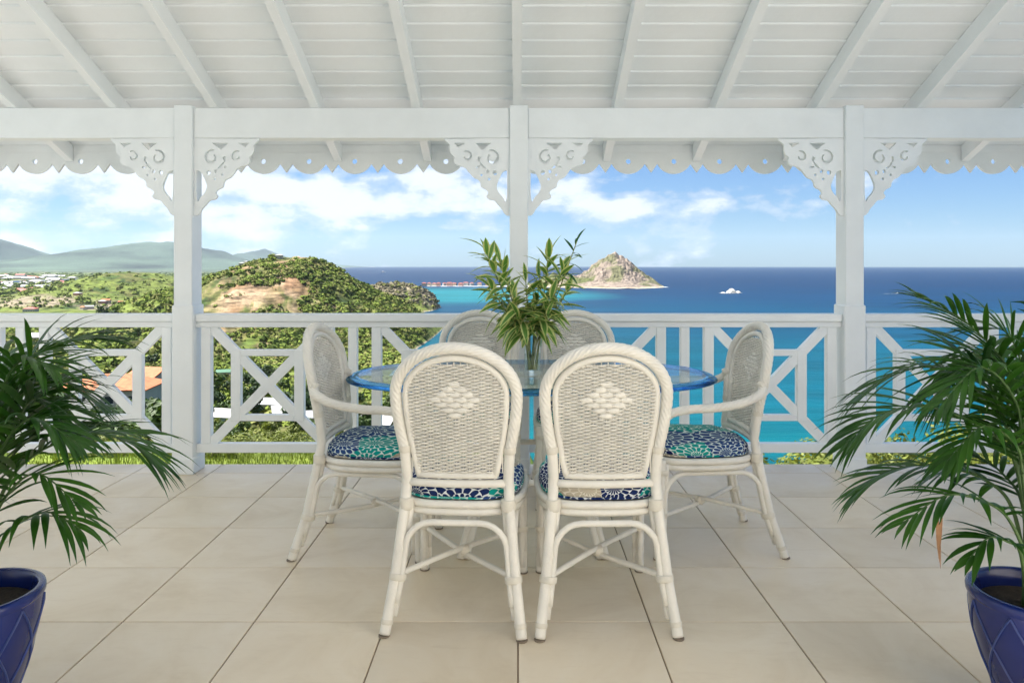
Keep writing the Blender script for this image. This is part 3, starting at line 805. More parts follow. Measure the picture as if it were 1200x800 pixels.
def blade(m, p, d, side, L, W, droop, fold=.35, k=6, twist=0.0):
    """one leaflet: a V-folded tapering blade that bends under its weight"""
    pts = []; q = Vector(p); dd = Vector(d).normalized(); step = L/(k-1)
    base = len(m.v)
    for i in range(k):
        u = i/(k-1)
        w = W*(.30+.70*math.sin(math.pi*min(1, (u+.10)*.80))) * (1-u**3) if i < k-1 else .0004
        s = side-dd*side.dot(dd); s.normalize(); nn_ = s.cross(dd)
        for c, hh in ((-1, fold), (0, 0), (1, fold)): m.v.append(tuple(q+s*c*w/2+nn_*hh*w*.5))
        dd = (dd+Vector((0, 0, -1))*droop/(k-1)*(.5+u)).normalized(); q = q+dd*step
    for i in range(k-1):
        for c in range(2): m.f.append((base+i*3+c, base+i*3+c+1, base+i*3+4+c, base+i*3+3+c)); m.m.append(0)
def frond(palm, P, nl=24, Lmax=.26, W=.020, droop=.9, t0=.30, ang=1.0, split=None, seed=0, hang=.08):
    """arching rachis with leaflets along both sides"""
    rr = random.Random(seed)
    path = catmull(P, 14); k = len(path)
    m = MB(); m.tube(path, [.0062*(1-.8*i/(k-1)) for i in range(k)], 6)
    fr = m.obj('frond', PALM_STEM, palm, True)
    joined = MB()
    for i in range(nl):
        for s in (-1, 1):
            u = t0+(1-t0)*(i+.25*(s+1)*.5)/(nl-.5); f = u*(k-1); a = min(int(f), k-2)
            p = path[a].lerp(path[a+1], f-a); tg = (path[a+1]-path[a]).normalized()
            sd = tg.cross(Vector((0, 0, 1)))
            if sd.length < .1: sd = tg.cross(Vector((0, 1, .2)))
            sd.normalize(); up = sd.cross(tg)
            v = (u-t0)/(1-t0)
            L = Lmax*(.50+.62*math.sin(math.pi*(v*.80+.14)))*rr.uniform(.88, 1.1)*(1 if v < .85 else 1-.35*(v-.85)/.15)
            an = ang*(1-.62*v)*rr.uniform(.88, 1.12)
            d = tg*math.cos(an)+sd*s*math.sin(an)+up*rr.uniform(.10, .42)-Vector((0, 0, hang))
            side = (up*1.0+tg*.25).cross(d.normalized())
            one = MB() if split else joined
            blade(one, p, d, side, L, W*rr.uniform(.8, 1.15), droop*rr.uniform(.7, 1.3), k=7)
            if split: one.obj('leaflet', PALM, fr, True)
    if not split: tag(joined.obj('leaflets', PALM, fr, True), kind='stuff')
    return fr
def Q(px, py, Y): return Vector((PX(px, Y), Y, PZ(py, Y)))
def make_palm(x, y, label, fr, filler, seed):
    t = thing('potted_palm', label, 'palm', (0, 0, 0))
    for i, (dx, dy) in enumerate(((0, 0), (.03, .02), (-.03, .01), (.01, -.035))):
        pass
    for i, (pts, kw) in enumerate(fr):
        b = Vector((x+R.uniform(-.035, .035), y+R.uniform(-.035, .035), .308))
        frond(t, [b]+pts, seed=seed+i, **kw)
    for i, (az, rad, top, tipz) in enumerate(filler):
        b = Vector((x+R.uniform(-.04, .04), y+R.uniform(-.04, .04), .308))
        d = Vector((math.cos(az), math.sin(az), 0))
        P = [b, b+d*rad*.18+Vector((0, 0, (top-.31)*.6)), b+d*rad*.60+Vector((0, 0, top-.31)), b+d*rad+Vector((0, 0, tipz-.31))]
        frond(t, P, nl=20, Lmax=.24, W=.0195, seed=seed+50+i, t0=.34)
    t.location = (0, 0, 0)
    return t
S = True
lp = make_palm(LPX, LPY, 'leafy dark green palm in the left blue planter', [
    ([Q(-8, 560, 2.05), Q(28, 432, 2.06), Q(75, 402, 2.08), Q(122, 396, 2.12)], dict(nl=19, Lmax=0.193, W=.0195, split=S, t0=.36, ang=.7)),
    ([Q(-14, 580, 2.08), Q(10, 480, 2.12), Q(65, 445, 2.18), Q(115, 472, 2.22)], dict(nl=19, Lmax=0.202, W=.0195, split=S, t0=.36)),
    ([Q(-6, 600, 2.02), Q(30, 540, 2.02), Q(95, 510, 2.04), Q(145, 514, 2.06), Q(178, 536, 2.07)], dict(nl=22, Lmax=0.226, W=.0195, split=S, t0=.28, ang=.9)),
    ([Q(0, 640, 1.98), Q(22, 612, 1.96), Q(58, 600, 1.93), Q(92, 618, 1.91)], dict(nl=10, Lmax=0.174, W=.0195, split=S, t0=.36, droop=1.5)),
    ([Q(-15, 540, 2.0), Q(5, 450, 1.98), Q(30, 420, 1.95), Q(62, 430, 1.92)], dict(nl=17, Lmax=0.193, W=.0195, split=S, t0=.30)),
    ([Q(-16, 580, 1.96), Q(5, 520, 1.93), Q(40, 490, 1.88), Q(92, 520, 1.85)], dict(nl=17, Lmax=0.183, W=.0195, split=S, t0=.30)),
    ([Q(-10, 620, 1.95), Q(12, 575, 1.92), Q(45, 555, 1.88), Q(90, 588, 1.85)], dict(nl=13, Lmax=0.163, W=.0195, t0=.34)),
    ([Q(-20, 560, 2.1), Q(-10, 440, 2.14), Q(20, 415, 2.2), Q(40, 440, 2.26)], dict(nl=17, Lmax=0.193, W=.0195, t0=.34)),
    ([Q(-20, 590, 2.1), Q(0, 500, 2.14), Q(40, 470, 2.22), Q(80, 500, 2.3)], dict(nl=17, Lmax=0.193, W=.0195, t0=.34)),
    ], [(2.4, .5, .90, .75), (3.1, .55, .92, .7), (3.8, .5, .86, .68), (4.6, .42, .82, .68), (1.8, .45, .92, .80), (3.4, .3, .98, .94), (0.0, .24, .90, .84)], 100)
rp = make_palm(RPX, RPY, 'leafy dark green palm in the right blue planter', [
    ([Q(1203, 560, 2.06), Q(1190, 450, 2.05), Q(1140, 384, 2.04), Q(1078, 346, 2.02)], dict(nl=16, Lmax=0.183, W=.0195, split=S, t0=.42, ang=.85)),
    ([Q(1196, 560, 2.1), Q(1170, 480, 2.14), Q(1100, 432, 2.2), Q(1045, 440, 2.24), Q(1008, 466, 2.28)], dict(nl=19, Lmax=0.217, W=.0195, split=S, t0=.34)),
    ([Q(1194, 560, 2.04), Q(1165, 510, 2.03), Q(1095, 478, 2.02), Q(1035, 484, 2.01), Q(992, 518, 2.0)], dict(nl=22, Lmax=0.207, W=.0195, split=S, t0=.30)),
    ([Q(1188, 600, 2.08), Q(1150, 560, 2.12), Q(1090, 545, 2.16), Q(1040, 552, 2.2), Q(1002, 576, 2.22)], dict(nl=19, Lmax=0.193, W=.0195, split=S, t0=.34)),
    ([Q(1190, 622, 2.0), Q(1160, 590, 1.97), Q(1110, 580, 1.93), Q(1058, 612, 1.90)], dict(nl=13, Lmax=0.174, W=.0195, split=S, t0=.36)),
    ([Q(1196, 648, 1.97), Q(1180, 634, 1.95), Q(1158, 630, 1.93), Q(1136, 654, 1.91)], dict(nl=9, Lmax=0.126, W=.0195, split=S, t0=.3)),
    ([Q(1200, 540, 2.0), Q(1190, 470, 1.96), Q(1150, 430, 1.90), Q(1105, 470, 1.85)], dict(nl=16, Lmax=0.193, W=.0195, split=S, t0=.34)),
    ([Q(1200, 570, 1.98), Q(1190, 520, 1.94), Q(1150, 500, 1.88), Q(1110, 540, 1.84)], dict(nl=16, Lmax=0.163, W=.0195, t0=.34)),
    ([Q(1204, 540, 2.08), Q(1200, 440, 2.1), Q(1180, 390, 2.12), Q(1150, 385, 2.16)], dict(nl=16, Lmax=0.193, W=.0195, t0=.34)),
    ([Q(1200, 600, 2.1), Q(1180, 560, 2.2), Q(1140, 535, 2.3), Q(1090, 560, 2.36)], dict(nl=14, Lmax=0.174, W=.0195, t0=.34)),
    ], [(.2, .5, .95, .8), (-.5, .5, 1.0, .8), (.9, .5, .95, .8), (1.5, .45, 1.0, .9), (-1.2, .4, .9, .75), (.1, .3, 1.15, 1.1), (3.0, .24, .98, .92)], 300)
m = MB()
for (px, py, L, sx) in ((1099, 604, .14, .2), (1104, 606, .11, -.3)):
    blade(m, Q(px, py, 1.94), (sx*.3, 0, -1), Vector((1, .3, 0)), L, .016, .2)
m.obj('dry_leaflet', PALM_DRY, rp, True)['label'] = 'withered brown leaflet hanging down'

# ------------------------------------------------------------------ landscape
SEA = -80.0
rng = np.random.default_rng(5)
_perm = rng.random((256, 256))
def vnoise(x, y):
    xi, yi = np.floor(x).astype(int), np.floor(y).astype(int); fx, fy = x-xi, y-yi
    fx, fy = fx*fx*(3-2*fx), fy*fy*(3-2*fy)
    g = lambda a, b: _perm[a % 256, b % 256]
    return (g(xi,yi)*(1-fx)+g(xi+1,yi)*fx)*(1-fy)+(g(xi,yi+1)*(1-fx)+g(xi+1,yi+1)*fx)*fy
def fbm(x, y, o=5, g=.5):
    s = 0; a = 1; n = 0
    for i in range(o): s = s+a*vnoise(x*2**i+17*i, y*2**i+31*i); n += a; a *= g
    return s/n
def sstep(a, b, x): t_ = np.clip((x-a)/(b-a), 0, 1); return t_*t_*(3-2*t_)
def ridge(X, Y, Yc, sil, front, back, skew=0.0):
    """a hill whose crest line runs across the view at distance Yc, crest heights given along it"""
    px = [p for p, _ in sil]; hz = [PZ(q, Yc) for _, q in sil]
    xs = [PX(p, Yc) for p in px]
    crest = np.interp(X+skew*(Y-Yc), xs, hz, left=SEA-8, right=SEA-8)
    dy = np.where(Y < Yc, (Y-Yc)/front, (Y-Yc)/back)
    return (SEA-6)+(crest-(SEA-6))*np.exp(-dy*dy)
HILL = [(170,372),(200,345),(237,331),(265,322),(290,315),(308,308),(322,302),(345,300),(362,301),(378,305),(392,313),(405,322),(425,333),(445,346),(465,354),(480,363),(497,374),(510,386),(525,400)]
PROM = [(400,345),(430,339),(450,332),(470,331),(490,336),(503,344),(512,356),(518,366)]
MIDH = [(-40,372),(20,360),(60,345),(90,333),(120,323),(150,318),(180,321),(205,328),(235,338),(265,352),(290,368)]
FARA = [(30,330),(55,320),(75,313),(95,304),(120,296),(150,288),(175,284),(195,283),(215,286),(245,291),(275,302),(300,306),(335,310),(380,313),(430,318)]
FARB = [(-300,296),(-150,290),(0,300),(40,304),(75,300),(110,306),(200,304),(250,304),(280,303),(298,297),(310,293),(321,297),(345,305),(400,311),(450,316)]
FARC = [(-500,276),(-300,262),(-120,266),(-60,272),(-20,280),(0,287),(20,297),(40,308),(60,317),(85,327)]
D_A, D_B, D_C, D_M, D_H, D_P = 17000, 24000, 15500, 1750, 880, 1380
L_Y = [3, 5, 12, 25, 33, 38, 48, 70, 130, 200, 300, 450, 600, 800, 1200, 20000]
L_Z = [-1.2, -1.6, -3.4, -5.9, -7.1, -8.4, -12, -19, -31, -42, -53, -66, -74, -77, -78.2, -78.5]
R_Y = [3, 5, 12, 22, 30, 40, 60, 120, 180, 300, 20000]
R_Z = [-1.2, -1.6, -3.4, -6.0, -9, -14, -25, -62, -88, -100, -110]
def height(X, Y):
    a = X/np.maximum(Y, 1)
    wl = np.interp(Y, [0, 60, 150, 300, 1200], [.06, .02, -.07, -.115, -.125])
    w = sstep(wl+.02, wl-.03, a)
    zl, zrt = np.interp(Y, L_Y, L_Z), np.interp(Y, R_Y, R_Z)
    base = zrt+(zl-zrt)*w
    # the far bay and the open sea beyond the promontory
    open_sea = sstep(1250, 1450, Y)*sstep(-.30, -.25, a)
    base = base-open_sea*30
    bay = np.exp(-(((X-PX(92, 3900))/190)**2+((Y-3900)/520)**2)**2)
    base = base-bay*14
    n1 = fbm(X/55, Y/55, 5)-.5; n2 = fbm(X/420+5, Y/420, 5)-.5
    z = base+np.where(Y > 60, n1*4*np.clip(Y/300, .2, 1)*w, n1*.8)
    rough = fbm(X/38+3, Y/60, 5, .55)-.5
    for Yc, sil, f, b, amp in ((D_H, HILL, 250, 150, 13), (D_P, PROM, 90, 70, 9), (D_M, MIDH, 330, 260, 8)):
        r = ridge(X, Y, Yc, sil, f, b)
        up = np.clip((r-SEA)/40, 0, 1)
        z = np.maximum(z, r+(rough*amp-np.abs(fbm(X/20+6, Y/28+1, 5, .6)-.5)*amp*.9)*up)
    for Yc, sil, f, b, amp in ((D_A, FARA, 3600, 2100, 150), (D_B, FARB, 3600, 2600, 150), (D_C, FARC, 3000, 2500, 150)):
        r = ridge(X, Y, Yc, sil, f, b); up = np.clip((r-SEA)/370, 0, 1)
        z = np.maximum(z, r+(fbm(X/1200+9, Y/1200, 6, .55)-.5)*amp*up*1.4)
    return z
def hz1(x, y): return float(height(np.array([x]), np.array([y]))[0])
def b_land(t, b, vec):
    at = t.nodes.new('ShaderNodeVertexColor'); at.layer_name = 'Col'
    geo = t.nodes.new('ShaderNodeNewGeometry')
    n1 = noise(t, geo.outputs['Position'], .07, 6, .7); n2 = noise(t, geo.outputs['Position'], 1.2, 5, .7)
    c = mix_col(t, 1.0, at.outputs[0], ramp(t, n1, [(.3, .72), (.7, 1.3)]), 'MULTIPLY')
    n3 = noise(t, mapping(t, geo.outputs['Position'], (.06, .06, .32)), 1.0, 6, .72)
    c = mix_col(t, 1.0, c, ramp(t, n2, [(.3, .75), (.7, 1.25)]), 'MULTIPLY')
    c = mix_col(t, 1.0, c, ramp(t, n3, [(.40, .42), (.49, .95), (.62, 1.4)]), 'MULTIPLY')  # ledge strata, with dark crevice shade put into the colour
    t.links.new(c, b.inputs['Base Color'])
LAND = mat('scrubby_hillside', rough=.95, spec=.1, build=b_land)
def land_colour(X, Y, Z):
    n = fbm(X/70+2, Y/90+7, 5); n2 = fbm(X/25+4, Y/30, 5)
    green = np.array([.060,.090,.020]); olive = np.array([.105,.100,.034]); dark = np.array([.026,.046,.012])
    brown = np.array([.19,.115,.066]); sand = np.array([.30,.215,.140]); grass = np.array([.12,.155,.026])
    k = sstep(.38, .62, n)[:, None]; col = dark*(1-k)+green*k
    k = sstep(.45, .65, n2)[:, None]*.75; col = col*(1-k)+olive*k
    den = fbm(X/45+8, Y/60+2, 4); k = (sstep(.40, .50, den+.12*sstep(350, 385, VX+F*X/np.maximum(Y, 1))*(Y < 1200))*.85*sstep(150, 300, Y))[:, None]; col = col*(1-k)+np.array([.105,.135,.028])*k
    # bare rock and cut earth on the nearer hill
    px = VX+F*X/np.maximum(Y, 1)
    onhill = sstep(560, 680, Y)*sstep(1080, 1000, Y)
    nb_ = fbm(X/26+1, Y/40+3, 6, .65); bare = onhill*np.exp(-((px-340)/34)**2)*sstep(.44, .52, nb_)*sstep(-55, -28, Z)
    bare = np.maximum(bare, onhill*np.exp(-((px-290)/55)**2)*sstep(.55, .64, fbm(X/20+11, Y/50, 5, .6))*.8)
    bare = np.maximum(bare, sstep(520, 600, Y)*sstep(800, 720, Y)*sstep(240, 270, px)*sstep(520, 400, px)*sstep(.40, .50, fbm(X/22+19, Y/70, 4))*.9)
    kk = bare[:, None]; mixb = sstep(.4, .62, n2)[:, None]; col = col*(1-kk)+(brown*(1-mixb)+sand*mixb)*kk
    pk = (sstep(1300, 1330, Y)*sstep(1460, 1420, Y)*sstep(.30, .5, n2)*.9)[:, None]; col = col*(1-pk)+np.array([.20,.165,.12])*pk
    near = sstep(60, 40, Y)[:, None]; gm = sstep(.35, .6, fbm(X/4, Y/4, 4))[:, None]
    col = col*(1-near)+(grass*gm+np.array([.065,.10,.018])*(1-gm))*near
    ek = sstep(21, 14, Y)[:, None]; col = col*(1-ek)+np.array([.17,.155,.14])*ek  # unseen ground by the eaves greyed to cut its green bounce
    fk = sstep(5000, 9000, Y)[:, None]; col = col*(1-fk)+np.array([.048,.072,.048])*fk*(np.clip(2.4*fbm(X/900+3, Y/1400+5, 6, .6)-.2, .15, 2)[:, None])  # far ridges: relief put into the colour as light and dark mottling
    beach = (sstep(SEA+1.2, SEA+.2, Z))[:, None]; col = col*(1-beach)+np.array([.30,.25,.18])*beach
    return col
def land_mesh(name, az0, az1, naz, r0, r1, nr, kind='structure'):
    az = np.tan(np.radians(np.linspace(az0, az1, naz))); rr = np.geomspace(r0, r1, nr)
    Yg, Ag = np.meshgrid(rr, az, indexing='ij'); Xg = Yg*Ag
    X, Y = Xg.ravel(), Yg.ravel(); Z = height(X, Y)
    me = bpy.data.meshes.new(name)
    idx = np.arange(nr*naz).reshape(nr, naz)
    q = np.stack([idx[:-1,:-1], idx[:-1,1:], idx[1:,1:], idx[1:,:-1]], -1).reshape(-1, 4)
    keep = (Z[q].max(1) > SEA-3); q = q[keep]
    usedv = np.unique(q); remap = -np.ones(nr*naz, int); remap[usedv] = np.arange(len(usedv)); q = remap[q]
    V = np.stack([X, Y, Z], 1)[usedv]
    me.vertices.add(len(V)); me.vertices.foreach_set('co', V.ravel())
    me.loops.add(q.size); me.loops.foreach_set('vertex_index', q.ravel())
    me.polygons.add(len(q)); me.polygons.foreach_set('loop_start', np.arange(0, q.size, 4)); me.polygons.foreach_set('loop_total', np.full(len(q), 4))
    me.polygons.foreach_set('use_smooth', np.ones(len(q), bool))
    me.update(calc_edges=True)
    col = np.ones((len(V), 4)); col[:, :3] = land_colour(V[:,0], V[:,1], V[:,2])
    ca = me.color_attributes.new('Col', 'FLOAT_COLOR', 'POINT'); ca.data.foreach_set('color', col.ravel())
    me.materials.append(LAND); o = link(name, me); tag(o, kind=kind); return o
near = land_mesh('near_slope', -66, 66, 260, 4.75, 250, 150)
tag(near, 'steep green slope falling away below the verandah')
far = land_mesh('hills', -64, 2, 620, 249.5, 28000, 430)
tag(far, 'hazy green and brown hills around the bay')

# the sea, shallow and turquoise near the shore, deep blue further out
def b_sea(t, b, vec):
    geo = t.nodes.new('ShaderNodeNewGeometry'); sp = t.nodes.new('ShaderNodeSeparateXYZ'); t.links.new(geo.outputs['Position'], sp.inputs[0])
    n1 = noise(t, mapping(t, geo.outputs['Position'], (.0011, .0030, .001)), 1.0, 5, .6, .4)
    n2 = noise(t, mapping(t, geo.outputs['Position'], (.003, .016, .01), (0, 0, 0), (0, 0, .25)), 1.0, 7, .68, .5)
    dd = math_node(t, 'ADD', math_node(t, 'MULTIPLY', sp.outputs[1], 1/4200.0), math_node(t, 'MULTIPLY_ADD', n1, .34, -.17))
    dd = math_node(t, 'ADD', dd, math_node(t, 'MULTIPLY', sp.outputs[0], .00016))
    c = ramp(t, dd, [(0.02, (.000,.084,.092)), (.10, (.000,.062,.084)), (.26, (.000,.038,.075)), (.50, (.000,.023,.064)), (.85, (.000,.015,.050))])
    # sandbanks by the beach
    sx = math_node(t, 'DIVIDE', math_node(t, 'SUBTRACT', sp.outputs[0], -230.0), 520.0); sy = math_node(t, 'DIVIDE', math_node(t, 'SUBTRACT', sp.outputs[1], 2050.0), 620.0)
    q = math_node(t, 'ADD', math_node(t, 'MULTIPLY', sx, sx), math_node(t, 'MULTIPLY', sy, sy))
    bank = ramp(t, math_node(t, 'ADD', q, math_node(t, 'MULTIPLY_ADD', n1, .9, -.45)), [(.25, 1.0), (1.0, 0.0)])
    c = mix_col(t, math_node(t, 'MULTIPLY', bank, .9), c, (.004,.115,.135))
    c = mix_col(t, 1.0, c, ramp(t, n2, [(.32, .72), (.5, 1.0), (.68, 1.3)]), 'MULTIPLY')
    t.links.new(c, b.inputs['Base Color'])
    bn = t.nodes.new('ShaderNodeBump'); bn.inputs['Strength'].default_value = .8; bn.inputs['Distance'].default_value = 1.2
    t.links.new(noise(t, mapping(t, geo.outputs['Position'], (.05, .12, .1)), 1.0, 6, .65), bn.inputs['Height']); t.links.new(bn.outputs[0], b.inputs['Normal'])
SEAM = mat('sea_water', rough=.40, spec=.03, build=b_sea)
m = MB(); nseg = 96; RS = 26000
m.add([(0, 3000, SEA)]+[(RS*math.cos(2*math.pi*i/nseg), RS*math.sin(2*math.pi*i/nseg), SEA) for i in range(nseg)], [(0, 1+i, 1+(i+1) % nseg) for i in range(nseg)])
tag(m.obj('sea', SEAM), 'deep blue sea reaching to the horizon', kind='structure')

# rocky island with its low beach spit
def b_rock(t, b, vec):
    geo = t.nodes.new('ShaderNodeNewGeometry'); at = t.nodes.new('ShaderNodeVertexColor'); at.layer_name = 'Col'
    n1 = noise(t, geo.outputs['Position'], .035, 6, .7); n2 = noise(t, mapping(t, geo.outputs['Position'], (.05, .05, .11)), 1.0, 6, .75)
    c = mix_col(t, 1.0, at.outputs[0], ramp(t, n1, [(.3, .78), (.7, 1.22)]), 'MULTIPLY')
    c = mix_col(t, 1.0, c, ramp(t, n2, [(.38, .55), (.5, .95), (.64, 1.25)]), 'MULTIPLY'); t.links.new(c, b.inputs['Base Color'])  # rock strata, crevice shade darkened into the colour
ROCK = mat('island_rock', rough=.95, spec=.1, build=b_rock)
ISL = [(478,336.5),(500,335.6),(560,335.4),(600,334.4),(622,331),(636,325),(648,320),(658,319.5),(668,322),(680,320),(690,313),(702,305),(712,300),(721,297),(728,300),(740,307),(752,316),(763,325),(772,333),(779,339)]
D_I = 2820
gx = np.arange(PX(470, D_I), PX(785, D_I), 7.0); gy = np.arange(D_I-330, D_I+330, 9.0)
Yg, Xg = np.meshgrid(gy, gx, indexing='ij'); X, Y = Xg.ravel(), Yg.ravel()
crest = np.interp(X, [PX(p, D_I) for p, _ in ISL], [PZ(q, D_I) for _, q in ISL])
wdt = np.interp(X, [PX(470, D_I), PX(600, D_I), PX(650, D_I), PX(720, D_I), PX(785, D_I)], [45, 60, 120, 170, 120])
Z = (SEA-5)+(crest-SEA+5)*np.exp(-np.abs((Y-D_I)/wdt)**1.6)
upk = np.clip((Z-SEA)/50, 0, 1); Z = Z+((fbm(X/60, Y/60, 6, .58)-.5)*30-np.abs(fbm(X/30+7, Y/70+4, 6, .62)-.5)*62+2)*upk*np.clip((X-PX(600, D_I))/100, 0, 1)
me = bpy.data.meshes.new('island'); ny, nx = Yg.shape
idx = np.arange(nx*ny).reshape(ny, nx); q = np.stack([idx[:-1,:-1], idx[:-1,1:], idx[1:,1:], idx[1:,:-1]], -1).reshape(-1, 4)
q = q[Z[q].max(1) > SEA-2]
me.from_pydata(np.stack([X, Y, Z], 1).tolist(), [], q.tolist())
cR = np.array([.20,.162,.132]); cT = np.array([.30,.25,.205]); cG = np.array([.085,.095,.036]); cB = np.array([.36,.30,.22])
n = fbm(X/45+3, Y/45, 5); gk = np.clip(sstep(PX(700, D_I), PX(668, D_I), X)*.9*sstep(.3, .5, n)+sstep(.50, .60, n)*.75, 0, 1)[:, None]
hk = sstep(20, 75, Z)[:, None]; col = (cR*(1-hk)+cT*hk)*(1-gk)+cG*gk
bk = sstep(SEA+4, SEA+1.5, Z)[:, None]; col = col*(1-bk)+cB*bk
ca = me.color_attributes.new('Col', 'FLOAT_COLOR', 'POINT'); ca.data.foreach_set('color', np.concatenate([col, np.ones((len(col), 1))], 1).ravel())
me.materials.append(ROCK)
tag(link('island', me), 'pointed pale rock island with a low beach spit out at sea', kind='structure')

# islet ringed by surf
SURF = mat('white_surf', (.50,.54,.56), .7, var=.1, vscale=.3)
D_R = 2100; cx = PX(857, D_R)
t = thing('rock_islet', 'small pale rock islet ringed by white surf in the open sea', 'rock', (cx, D_R, SEA))
def lump(rx, ry, rz, seed, n=18, k=9, amp=.3):
    m = MB(); rr = random.Random(seed); ph = [rr.uniform(0, 6) for _ in range(6)]
    for i in range(k):
        el = math.pi/2*i/(k-1)
        for j in range(n):
            a = 2*math.pi*j/n; f = 1+amp*(.5*math.sin(2*a+ph[0]+i*.5)+.35*math.sin(5*a+ph[1]+i)+.3*math.sin(9*a+ph[2]-i*1.3))
            m.v.append((rx*math.cos(a)*math.cos(el)*f, ry*math.sin(a)*math.cos(el)*f, rz*math.sin(el)*(1+.15*math.sin(3*a+ph[3]))-1))
    for i in range(k-1):
        for j in range(n): m.f.append((i*n+j, i*n+(j+1) % n, (i+1)*n+(j+1) % n, (i+1)*n+j)); m.m.append(0)
    return m
PALEROCK = mat('pale_guano_rock', (.42,.40,.37), .9, var=.3, vscale=.15)
lump(13, 11, 13, 3).obj('rock', PALEROCK, t); o = lump(9, 8, 7, 5).obj('rock', PALEROCK, t); o.location = (20, 2, 0)
o = lump(8, 6, 4, 6).obj('rock', PALEROCK, t); o.location = (-24, 0, 0)
m = MB()
rr = random.Random(9)
P = [( (30*(1+.25*math.sin(3*a+1)+.15*math.sin(7*a)))*math.cos(a), 12*(1+.3*math.sin(5*a))*math.sin(a), .35) for a in np.linspace(0, 2*math.pi, 40, endpoint=False)]
m.add([(x, y, z) for x, y, z in P], [tuple(range(40))]); o = m.obj('surf', SURF, t); o.location = (-6, -4, 0)

# surf line along the island shore
m = MB(); P = []
for i in range(60):
    x = PX(500+276*i/59, D_I-60); w_ = np.interp(x, [PX(470, D_I), PX(600, D_I), PX(650, D_I), PX(720, D_I), PX(785, D_I)], [45, 60, 120, 170, 120])
    P.append((x, D_I-w_*1.42-10*math.sin(i*1.7), SEA+.3))
v = []
for i, p in enumerate(P): wd = 8+7*abs(math.sin(i*.9)); v += [p, (p[0], p[1]+wd+40, p[2])]
m.add(v, [(2*i, 2*i+2, 2*i+3, 2*i+1) for i in range(59)]); tag(m.obj('surf_line', SURF), 'thin white line of surf along the island beach', 'surf')

# small motor boats
BOATW = mat('white_boat_hull', (.8,.8,.8), .3); BOATG = mat('boat_window', (.03,.04,.05), .2)
def boat(px, py, L, label, hdg=0.3):
    d = F*(H-SEA)/(py-VY); t = thing('motor_boat', label, 'boat', (PX(px, d), d, SEA), hdg, 'boats on the sea')
    m = MB(); w = L*.16; hh = L*.12
    st = [(-.5, 1, .9), (-.2, 1, 1), (.15, .95, 1), (.38, .6, 1.15), (.5, .03, 1.3)]
    v = []
    for u, ww, h_ in st: v += [(u*L, -w*ww, hh*h_), (u*L, -w*ww*.5, 0-.1), (u*L, w*ww*.5, 0-.1), (u*L, w*ww, hh*h_)]
    f = [(i*4+j, i*4+4+j, i*4+5+j, i*4+1+j) for i in range(4) for j in range(3)]+[(i*4+3, i*4+7, i*4+4, i*4) for i in range(4)]+[(0,1,2,3)]
    m.add(v, f); m.obj('hull', BOATW, t)
    m = MB(); m.bbox(-.15*L, .15*L, -w*.7, w*.7, hh, hh+.13*L, .02*L); m.obj('cabin', BOATW, t)
    m = MB(); m.box(-.12*L, .156*L, -w*.72, w*.72, hh+.05*L, hh+.09*L); m.obj('window', BOATG, t)
    m = MB(); m.add([(-.45*L, -w*.4, .15), (-.45*L, w*.4, .15), (-4*L, w*1.1, .15), (-4*L, -w*1.1, .15)], [(0,1,2,3)]); m.obj('wake', SURF, t)
boat(684, 389, 5.5, 'tiny white motor boat on the water right of the vase', 3.6)
boat(1052, 344, 11, 'tiny white boat on the open sea right of the right post', .2)
boat(449, 319.5, 60, 'faint white ship near the horizon beyond the rocky hill', 0.1)

# ------------------------------------------------------------------ houses
WALLS = {'white': mat('white_render', (.38,.37,.345), .8, var=.08, vscale=.6), 'cream': mat('cream_render', (.42,.35,.26), .8, var=.08, vscale=.6),
         'pink': mat('pink_render', (.40,.21,.17), .8, var=.08, vscale=.6), 'blue': mat('pale_blue_render', (.24,.32,.37), .8, var=.08, vscale=.6)}
ROOFS = {'orange': mat('orange_tile_roof', (.40,.13,.055), .85, var=.25, vscale=1.2), 'red': mat('red_metal_roof', (.30,.07,.05), .7, var=.15, vscale=.6),
         'grey': mat('grey_metal_roof', (.20,.21,.22), .5, var=.12, vscale=.6), 'white': mat('white_metal_roof', (.30,.30,.29), .5, var=.08, vscale=.6),
         'green': mat('green_metal_roof', (.03,.13,.07), .5, var=.12, vscale=.6)}
WIN = mat('dark_window_glass', (.03,.04,.05), .1, .6)
TRIM = mat('white_window_frame', (.78,.78,.76), .6)
def gable(m, w, d, h, rise, ov):
    a, b = w/2+ov, d/2+ov; z = h-ov*rise/(d/2)*.6
    tt = .22
    m.add([(-a,-b,z),(a,-b,z),(a,0,h+rise),(-a,0,h+rise),(-a,b,z),(a,b,z),(-a,-b,z+tt),(a,-b,z+tt),(a,0,h+rise+tt),(-a,0,h+rise+tt),(-a,b,z+tt),(a,b,z+tt)],
          [(0,3,2,1),(3,4,5,2),(6,7,8,9),(9,8,11,10),(0,1,7,6),(4,10,11,5),(0,6,9,3),(3,9,10,4),(1,2,8,7),(2,5,11,8)])
def hip(m, w, d, h, rise, ov):
    a, b = w/2+ov, d/2+ov; rl = max(w/2-d/2, .05)
    m.add([(-a,-b,h),(a,-b,h),(a,b,h),(-a,b,h),(-rl,0,h+rise),(rl,0,h+rise),(-a,-b,h+.2),(a,-b,h+.2),(a,b,h+.2),(-a,b,h+.2)],
          [(0,3,2,1),(0,1,7,6),(1,2,8,7),(2,3,9,8),(3,0,6,9),(6,7,5,4),(7,8,5),(8,9,4,5),(9,6,4)])
